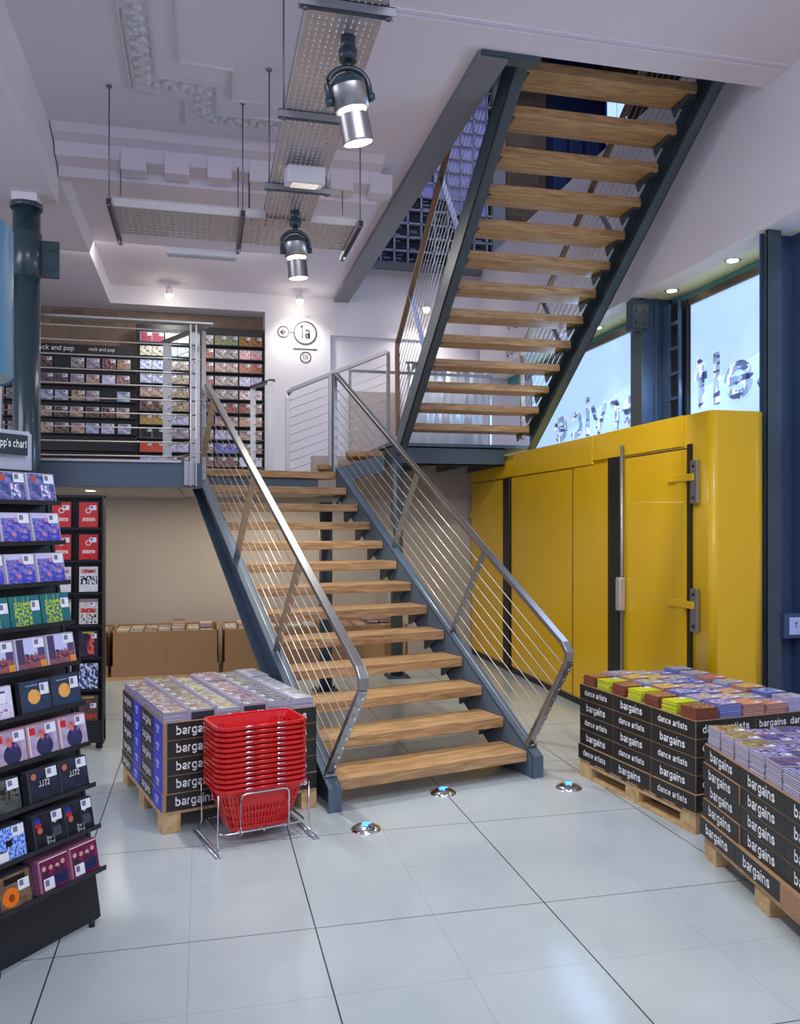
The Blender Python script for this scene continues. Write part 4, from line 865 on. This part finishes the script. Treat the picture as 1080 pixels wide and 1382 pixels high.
for r in range(7):
    z = 1.83-.235*(r+1)+.03
    MB().box(-.60, -.012, -.08, 0, z-.018, z-.004).obj('shelf', SB, t)
    for c in range(3):
        o = inst(fm[order[r]], 'film_case', None, (-.70-.175-c*.185, 6.43, z-.003), (-.08, 0, 0))
        tag(o, 'film case, %s, %s column, %s shelf of upright rack' % (fd[r], ('right-hand', 'middle', 'left-hand')[c], rt[r]), 'film case')

# ------------------------------------------------------------------ pallets
def pallet(label, L, Wd, loc, rz, bottom=True):
    t = thing('wooden_pallet', label, 'pallet', loc, rz)   # local x along the front, y along the depth, origin at near left corner
    for i in range(7):
        w = .11; y = i*(L-w)/6; MB().box(0, Wd, y, y+w, .100, .118).obj('deck_board', PALLET, t, .002)
    for i in range(3): w = .095; x = i*(Wd-w)/2; MB().box(x, x+w, 0, L, .080, .100).obj('stringer_board', PALLET, t, .002)
    for i in range(3):
        for j in range(3):
            x = i*(Wd-.095)/2; y = j*(L-.13)/2; MB().box(x, x+.095, y, y+.13, .018 if bottom else 0, .08).obj('block', PALLET, t, .003)
    if bottom:
        for i in range(3): x = i*(Wd-.095)/2; MB().box(x, x+.095, 0, L, 0, .018).obj('base_board', PALLET, t, .002)
    return t
BARG = ('bargains', .058); 
def carton(label, M4, w, dpt, h, faces, group=None):
    """one printed carton; local x,y,z box; faces: list of (side, u0, u1, material, text, size)"""
    t = thing('printed_carton', label, 'carton', (0, 0, 0), 0, group); t.matrix_world = M4
    MB().box(0, w, 0, dpt, 0, h).obj('carton_body', CARD, t, .0015)
    for side, u0, u1, m_, txt, size, xs in faces:
        e = .0025
        if side == 'left': p = MB().box(-.002, 0, u0+e, u1-e, e, h-e).obj('printed_panel', m_, t)
        else: p = MB().box(u0+e, u1-e, -.002, 0, e, h-e).obj('printed_panel', m_, t)
        if txt:
            me = text_mesh(txt, size, LETTERWHITE, .0006, .025, xs, 'CENTER')
            if side == 'left': inst(me, 'lettering', p, (-.0035, (u0+u1)/2, h/2), (PI/2, 0, -PI/2))
            else: inst(me, 'lettering', p, ((u0+u1)/2, -.0035, h/2), (PI/2, 0, 0))
    return t
LV = ['lowest', 'second', 'middle', 'fourth', 'top']
def frame(x, y, rz): return Matrix.Translation((x, y, 0)) @ Matrix.Rotation(rz, 4, 'Z')

def stackcd(F, x, y, z, me, rz=0, jit=.002, top=True):
    M4 = F @ Matrix.Translation((x+random.uniform(-jit, jit), y+random.uniform(-jit, jit), z)) @ Matrix.Rotation(rz+random.uniform(-.012, .012), 4, 'Z') @ Matrix.Rotation(-PI/2, 4, 'X') @ Matrix.Translation((0, -CT, 0))
    if not top: bulk(M4, me.materials[0]); return None
    o = bpy.data.objects.new('cd_case', me); COL.objects.link(o); o.matrix_world = M4; return o
# left pile -------------------------------------------------------------
LR = math.radians(15.9); LW, LD = .885, 1.06; LF = frame(-.203, 4.59, LR); ZP = .118; LH = .0945
pallet('wooden pallet under the black and blue cartons beside the red baskets', LD, LW, (-.203, 4.59, 0), LR, False)
for lv in range(5):
    z = ZP+lv*LH; ou = .0 if lv else .006
    hw, hd = LW/2, LD/2
    for cx in (0, 1):
        for cy in (0, 1):
            fs = []
            if cx == 0: fs += [('left', 0, hd*.40, PRINTBLUE, 'single\ncuts', .034, .8), ('left', hd*.40, hd, PRINTBLACK, 'bargains', .068, .78)]
            if cy == 0: fs += [('front', .02 if cx == 0 else .10, .34 if cx == 0 else hw, PRINTBLACK, 'bargains', .068, .80), ('front', .34 if cx == 0 else 0, hw if cx == 0 else .10, PRINTBLUE if lv == 4 else PRINTBLACK, '', .05, 1)]
            M4 = LF @ Matrix.Translation((cx*hw+(0 if cx else -ou), cy*hd+(0 if cy else -ou), z))
            carton('%s carton, %s-%s of the pile behind the red baskets' % (LV[lv].capitalize(), ('near', 'far')[cy], ('left', 'right')[cx]), M4, hw-.001, hd-.001, LH-.001, fs)
pilecov = [cover('pile_cover_%d' % i, a, b, 2.6, None, hue=.12, third=c_, stick=(.05, .4, .7, .95), val=.3) for i, (a, b, c_) in enumerate([((140, 116, 116), (196, 190, 192), (150, 84, 84)), ((90, 84, 84), (190, 180, 170), (140, 110, 80)), ((200, 200, 196), (110, 116, 120), (210, 200, 120)), ((120, 108, 124), (184, 172, 182), (150, 84, 88)), ((90, 96, 100), (150, 150, 150), None), ((170, 170, 178), (214, 214, 220), None)])]
pm = [case_mesh(c_) for c_ in pilecov]; pmd = [case_mesh(c_, CASEDARK) for c_ in pilecov]
random.seed(5)
ztop = ZP+5*LH
PW = LW/6
heights = [5, 5, 4, 5, 5, 5]
for c in range(6):
    for r in range(7):
        hgt = heights[c]+(1 if (r > 4 and c in (3, 5)) else 0)-(1 if (c == 0 and r > 4) else 0)
        for k in range(hgt):
            # case's long side along the depth of the pile: rotate 90 deg
            o = stackcd(LF, c*PW+.006+CH, .010+r*.149, ztop+k*.0106, (pmd if c in (1, 3) and k < hgt-1 else pm)[c], PI/2, top=(k == hgt-1))
            if o: tag(o, 'CD case lying in the %s column of stacks behind the red baskets' % coln[c] if c < 5 else 'CD case lying in the last column of stacks behind the red baskets', 'CD', 'flat CD cases on the pile behind the red baskets, column %s' % (coln+['last'])[c])
for c in range(5):
    for r in range(7):
        for q_ in (0, 1): bulk(LF @ Matrix.Translation((c*PW+CH+.0075+q_*.0106+.0105, .010+r*.149, ztop)) @ Matrix.Rotation(PI/2, 4, 'Z') @ Matrix.Diagonal((1, .95, .5, 1)), PLASTIC)
# dance pile -------------------------------------------------------------
DR = math.radians(6.7); DW, DD = .80, 1.125; DF = frame(2.548, 3.94, DR); ZP2 = .118; DH = .097
pallet('wooden pallet under the dance artists cartons, in front of the yellow container', DD, DW, (2.548, 3.94, 0), DR)
nm3 = ['near', 'middle', 'far']
for lv in range(5):
    for cx in range(2):
        for cy in range(3):
            fs = []; L_ = DD/3
            word = ('dance artists', .052, .78) if (lv+cy) % 2 == 0 else ('bargains', .066, .8)
            if cx == 0: fs.append(('left', 0, L_, PRINTBLACK, word[0], word[1], word[2]))
            if cy == 0: fs.append(('front', 0, DW/2, PRINTBLACK, 'dance artists', .060, .85))
            if lv == 4 and cy == 0: fs[-1] = ('front', 0, DW/2, PRINTBLACK, 'bargains  dance', .055, .85) if cx else fs[-1]
            ou = .012 if lv == 0 else 0
            carton('%s carton, %s %s column of the dance artists pile' % (LV[lv].capitalize(), nm3[cy], ('left-hand', 'right-hand')[cx]), DF @ Matrix.Translation((cx*DW/2-(ou if cx == 0 else 0), cy*L_-(ou if cy == 0 else 0), ZP2+lv*DH)), DW/2-.001, L_-.001, DH-.001, fs)
dcov = dict(leo=cover('cover_leopard', (120, 60, 34), (226, 190, 150), 16, .56, stick=None), yel=cover('cover_acid_yellow', (216, 226, 30), (200, 214, 30), 4, stick=(.5, .9, .6, .9)),
  b1=cover('dance_blue', (90, 110, 190), (200, 206, 236), 4, hue=.08, third=(80, 90, 170), stick=(.55, .95, .1, .35)), b2=cover('dance_orange', (236, 140, 60), (226, 190, 90), 4, hue=.1, third=(150, 130, 180), stick=(.55, .95, .1, .35)), b3=cover('dance_pale', (190, 186, 214), (226, 190, 80), 5, hue=.1, third=(120, 120, 190), stick=(.55, .95, .1, .35)), b4=cover('dance_green', (150, 150, 90), (190, 190, 200), 4, hue=.1, stick=(.55, .95, .1, .35)))
dbody = dict(leo=mat('leopard_spine', (140, 70, 40), .3, noise=.6, nscale=160), yel=mat('acid_yellow_spine', (214, 222, 30), .3, noise=.1, nscale=200), b1=mat('blue_spine', (130, 140, 210), .2, noise=.2, nscale=150), b2=mat('tan_spine', (206, 150, 130), .2, noise=.25, nscale=150), b3=mat('lilac_spine', (190, 190, 228), .2), b4=mat('lilac_spine', (190, 190, 228)))
dm = {k: case_mesh(dcov[k], dbody[k]) for k in dcov}
random.seed(9); zt2 = ZP2+5*DH-.022
for c in range(5):
    for r in range(7):
        if c == 0: k_ = 'leo' if r % 2 == 0 else 'yel'
        else: k_ = ['b1', 'b3', 'b2', 'b1', 'b4', 'b3', 'b2'][(c*3+r*2) % 7]
        hgt = 6 if c == 0 else 5+(c*5+r*3) % 3
        for k in range(hgt):
            o = stackcd(DF, .006+c*.1585, .006+r*.160, zt2+.022+k*.0106, dm[k_], 0, .003, top=(k == hgt-1))
            nm = {'leo': 'leopard print', 'yel': 'acid yellow', 'b1': 'blue', 'b2': 'orange', 'b3': 'pale lilac', 'b4': 'olive'}[k_]
            if o: tag(o, '%s CD case lying in a stack on the dance artists cartons' % nm.capitalize() if c else '%s CD case stacked along the left edge of the dance artists cartons' % nm.capitalize(), 'CD', '%s CD cases on the dance artists cartons%s' % (nm, '' if c else ', left edge'))
# right pile -------------------------------------------------------------
RRr = math.atan2(.505, .09)-PI/2  # depth axis direction (towards far corner)
RW, RD = .80, 1.16; far = Vector((2.426, 3.677)); ddr = Vector((.175, .985)); near = far-ddr*RD; RRz = math.atan2(ddr.y, ddr.x)-PI/2
RF = frame(near.x, near.y, RRz); RH = .0885
pallet('wooden pallet under the bargains cartons at the right-hand edge', RD, RW, (near.x, near.y, 0), RRz, False)
for lv in range(5):
    for cx in range(2):
        for cy in range(3):
            L_ = RD/3; fs = []
            if cx == 0 and not (lv == 0 and cy == 0): fs.append(('left', 0, L_, PRINTBLACK, 'bargains', .068, .86))
            ou = .022 if lv == 0 else (0 if cy < 2 else .008*(lv % 2))
            carton('%s carton, %s %s column of the all-bargains pile' % (LV[lv].capitalize(), nm3[cy], ('left-hand', 'right-hand')[cx]), RF @ Matrix.Translation((cx*RW/2-(ou if cx == 0 else 0), cy*L_, .118+lv*RH)), RW/2-.001, L_-.001, RH-.001, fs)
rcov = [cover('right_cover_olive', (150, 152, 100), (110, 90, 90), 3, hue=.05, third=(130, 70, 60), stick=(.62, .95, .1, .36)), cover('right_cover_violet', (70, 72, 130), (120, 110, 170), 3, hue=.06, third=(130, 90, 70), stick=(.62, .95, .1, .36)), cover('right_cover_lilac', (120, 116, 180), (180, 176, 220), 4, hue=.06, third=(90, 60, 60), stick=(.62, .95, .1, .36))]
rm = [case_mesh(c_) for c_ in rcov]; random.seed(21); zt3 = .118+5*RH
for c in range(4):
    for r in range(8):
        m_ = 0 if (c == 0 and r > 4) else (1 if (c+r) % 2 else 2)
        for k in range(9 if c == 0 else 7 + (c*3+r) % 2):
            o = stackcd(RF, .010+c*.155, .010+r*.143, zt3+k*.0106, rm[m_], 0, .002, top=(k == (9 if c == 0 else 7+(c*3+r) % 2)-1))
            if o: tag(o, '%s CD case stacked %s of the all-bargains pile' % (('olive', 'dark violet', 'lilac')[m_], 'along the left edge' if c == 0 else 'on the inner part'), 'CD', '%s CD cases on the all-bargains pile, %s' % (('olive', 'dark violet', 'lilac')[m_], 'left edge' if c == 0 else 'inner stacks'))
for k in (0,):
    o = BULK.obj('cd_case', BULKM); o.name = 'stacked_cd_cases'; o['kind'] = 'stuff'; tag(o, 'lower CD cases of all the stacks, under and behind the topmost ones', 'CDs')

# ------------------------------------------------------------------ red baskets on a wire stand
BR = LR; BC = Vector((.272, 4.472)); BL, BD, BHt = .465, .29, .225
def rrect(hx, hy2, r, n=5):
    out = []
    for cx, cy, a0 in ((hx-r, hy2-r, 0), (-hx+r, hy2-r, PI/2), (-hx+r, -hy2+r, PI), (hx-r, -hy2+r, 1.5*PI)):
        out += [(cx+r*math.cos(a0+PI/2*i/n), cy+r*math.sin(a0+PI/2*i/n)) for i in range(n+1)]
    return out
def basket_meshes():
    # perimeter sampled densely; slots are left out as real holes
    base = rrect(BL/2-.075, BD/2-.05, .035, 4); top = rrect(BL/2, BD/2, .05, 4)
    def resample(P, n):
        Q = [Vector(p) for p in P]+[Vector(P[0])]; L = [0]
        for a, b in zip(Q, Q[1:]): L.append(L[-1]+(b-a).length)
        out = []
        for i in range(n):
            s = L[-1]*i/n; k = max(j for j in range(len(L)-1) if L[j] <= s); f = (s-L[k])/max(1e-9, L[k+1]-L[k]); out.append(Q[k].lerp(Q[k+1], f))
        return out
    n = 256; b = resample(base, n); tp = resample(top, n)
    zs = [0, .02, .05, .06, .09, .10, .13, .14, .19, BHt]
    vs = []
    for z in zs:
        f = z/BHt
        for i in range(n): p = b[i].lerp(tp[i], f); vs.append((p.x, p.y, z))
    fs = []
    for j in range(len(zs)-1):
        for i in range(n):
            mid = b[i].lerp(tp[i], .5); front = abs(mid.y) > BD/2-.05
            sl_ = i % 4 < 2; hole = sl_ and j in (1, 3, 5) or (sl_ and j == 7 and abs(mid.x) > .11 and front)
            if not front and abs(mid.x) > BL/2-.04 and j == 7: hole = abs(mid.y) < .05
            if front and abs(mid.x) < .2 or j == 7 or not front:
                if hole and (front or j == 7): continue
            fs.append((j*n+i, j*n+(i+1) % n, (j+1)*n+(i+1) % n, (j+1)*n+i))
    fs.append(tuple(range(n-1, -1, -1)))
    g = MB(); g.add(vs, fs, False); body_ = g
    rim = MB(); P = resample(rrect(BL/2+.006, BD/2+.006, .055, 6), 64); rim.tube([(p.x, p.y, BHt) for p in P]+[(P[0].x, P[0].y, BHt)], 0, flat=(.016, .014))
    h1 = MB(); hp = rrect(BL/2-.012, BD/2-.01, .05, 6)
    # a handle follows one long side of the rim, lying folded
    y = -(BD/2-.0); h1.tube([(-.115, y-.006, BHt+.000), (-.10, y-.014, BHt+.006), (-.072, y-.016, BHt+.007), (-.06, y-.012, BHt+.004), (.06, y-.012, BHt+.004), (.072, y-.016, BHt+.007), (.10, y-.014, BHt+.006), (.115, y-.006, BHt+.000)], .004, 6)
    grip = MB().tube([(-.075, y-.012, BHt+.004), (.075, y-.012, BHt+.004)], .0065, 8)
    return body_.mesh('basket_body', RED), rim.mesh('rim', RED), h1.mesh('wire_handle', CHROME), grip.mesh('grip', RED)
bme = basket_meshes()
proto = thing('shopping_basket', '', 'basket', (BC.x, BC.y, 0), BR)
o = inst(bme[0], 'basket_body', proto); m_ = o.modifiers.new('s', 'SOLIDIFY'); m_.thickness = .006
inst(bme[1], 'rim', proto)
for s in (0, PI): inst(bme[2], 'wire_handle', proto, (0, 0, 0), (0, 0, s)); inst(bme[3], 'grip', proto, (0, 0, 0), (0, 0, s))
NB = 13
onm = ['lowest', 'second from the bottom', 'third from the bottom', 'fourth from the bottom', 'fifth from the bottom', 'sixth from the bottom', 'middle', 'sixth from the top', 'fifth from the top', 'fourth from the top', 'third from the top', 'second from the top', 'topmost']
for k in range(NB):
    b = proto if k == 0 else copy_tree(proto)
    b.location = (BC.x, BC.y, .075+k*.0263); b['label'] = 'red plastic shopping basket, %s in the nested stack' % onm[k]; b['group'] = 'nested red shopping baskets'
t = thing('basket_stand', 'chrome wire stand carrying the nested red baskets', 'stand', (BC.x, BC.y, 0), BR)
hx, hy2 = BL/2+.0, BD/2+.0
for s in (-1, 1): MB().tube([(s*(hx+.02), -hy2-.07, .012), (s*(hx+.02), hy2+.05, .012), (s*(hx+.04), hy2+.05, .012), (s*(hx+.04), -hy2-.07, .012)], .006, 8).obj('foot_bar', CHROME, t)
P = rrect(hx-.0, hy2+.0, .05, 6); MB().tube([(x, y, .085) for x, y in P]+[(P[0][0], P[0][1], .085)], .005, 8).obj('base_ring', CHROME, t)
for s in (-1, 1):
    for u in (-1, 1): MB().tube([(s*(hx+.012), u*(hy2+.0), .29), (s*(hx+.012), u*(hy2+.0), .085), (s*(hx+.02), u*(hy2+.03), .02)], .005, 8).obj('upright', CHROME, t)
for u in (-1, 1): MB().tube([(-.13, u*(hy2+.008), .07), (-.13, u*(hy2+.012), .26), (-.12, u*(hy2+.012), .275), (-.10, u*(hy2+.012), .28), (.10, u*(hy2+.012), .28), (.12, u*(hy2+.012), .275), (.13, u*(hy2+.012), .26), (.13, u*(hy2+.008), .07)], .005, 8).obj('guard_loop', CHROME, t)
g = MB()
for x in (-.12, 0, .12): g.tube([(x, -hy2, .074), (x, hy2, .074)], .004, 6)
g.obj('carrier_wire', CHROME, t)

# ------------------------------------------------------------------ book bins under the mezzanine
bins = [(-2.05, 1.10, 'left-hand', 'half hidden by the upright rack'), (-.93, 1.12, 'middle', 'with the widest row of books'), (.225, 1.12, 'right-hand', 'behind the stair stringer'), (1.40, .9, 'far right', 'seen between the stair treads')]
bc = [cover('book_cover_%d' % i, a, b, 5, hue=.2, stick=None, val=.4, rough=.5, w=.13, h=.2) for i, (a, b) in enumerate([((150, 120, 90), (220, 210, 190)), ((200, 196, 180), (120, 110, 100)), ((90, 60, 56), (190, 150, 130)), ((110, 120, 130), (206, 204, 196))])]
def book_mesh(cv, tk):
    g = MB().box(.003, .127, .003, tk-.003, .003, .197); g.cur = 1; g.box(0, .13, 0, .003, 0, .2); g.box(0, .13, tk-.003, tk, 0, .2); g.box(0, .003, 0, tk, 0, .2); return g.mesh('book', [PAPER, cv])
bks = [book_mesh(bc[i % 4], .02+.006*(i % 3)) for i in range(8)]
random.seed(31)
for x0, w, nm, lb in bins:
    p = tag(MB().box(x0-.02, x0+w, 9.22, 10.0, 0, .03).obj('timber_board', PALLET), 'thin timber board under the %s brown book bin' % nm, 'board')
    t = thing('cardboard_bin', 'brown cardboard book bin, the %s one under the mezzanine, %s' % (nm, lb), 'cardboard bin', (x0, 9.25, .03))
    MB().box(0, w-.02, 0, .012, 0, .475).obj('front_panel', CARD, t); MB().box(0, w-.02, .72, .732, 0, .475).obj('back_panel', CARD, t)
    MB().box(0, .012, 0, .73, 0, .475).obj('side_panel', CARD, t); MB().box(w-.032, w-.02, 0, .73, 0, .475).obj('side_panel', CARD, t); MB().box(.012, w-.032, .012, .72, .388, .398).obj('inner_tray', CARD, t)
    MB().box(-.004, w-.016, -.006, 0, 0, .12).obj('base_sleeve', CARD, t)
    MB().box((w-.02)/2-.001, (w-.02)/2+.001, -.002, 0, .12, .475).obj('panel_fold', mat('fold_brown', (130, 100, 70), .8), t)
    x = x0+.02
    while x < x0+w-.16:
        n = random.choice((3, 4, 5)); rot = random.uniform(-.06, .06)
        for row in range(3):
            for k in range(n if row else max(2, n-1)):
                o = inst(bks[random.randrange(8)], 'book', None, (x, 9.275+row*.215, .03+.398+k*.0325+.001), (-PI/2, 0, rot))
                
                tag(o, 'book lying in the %s cardboard bin under the mezzanine' % nm, 'book', 'books in the %s cardboard bin' % nm)
        x += .148
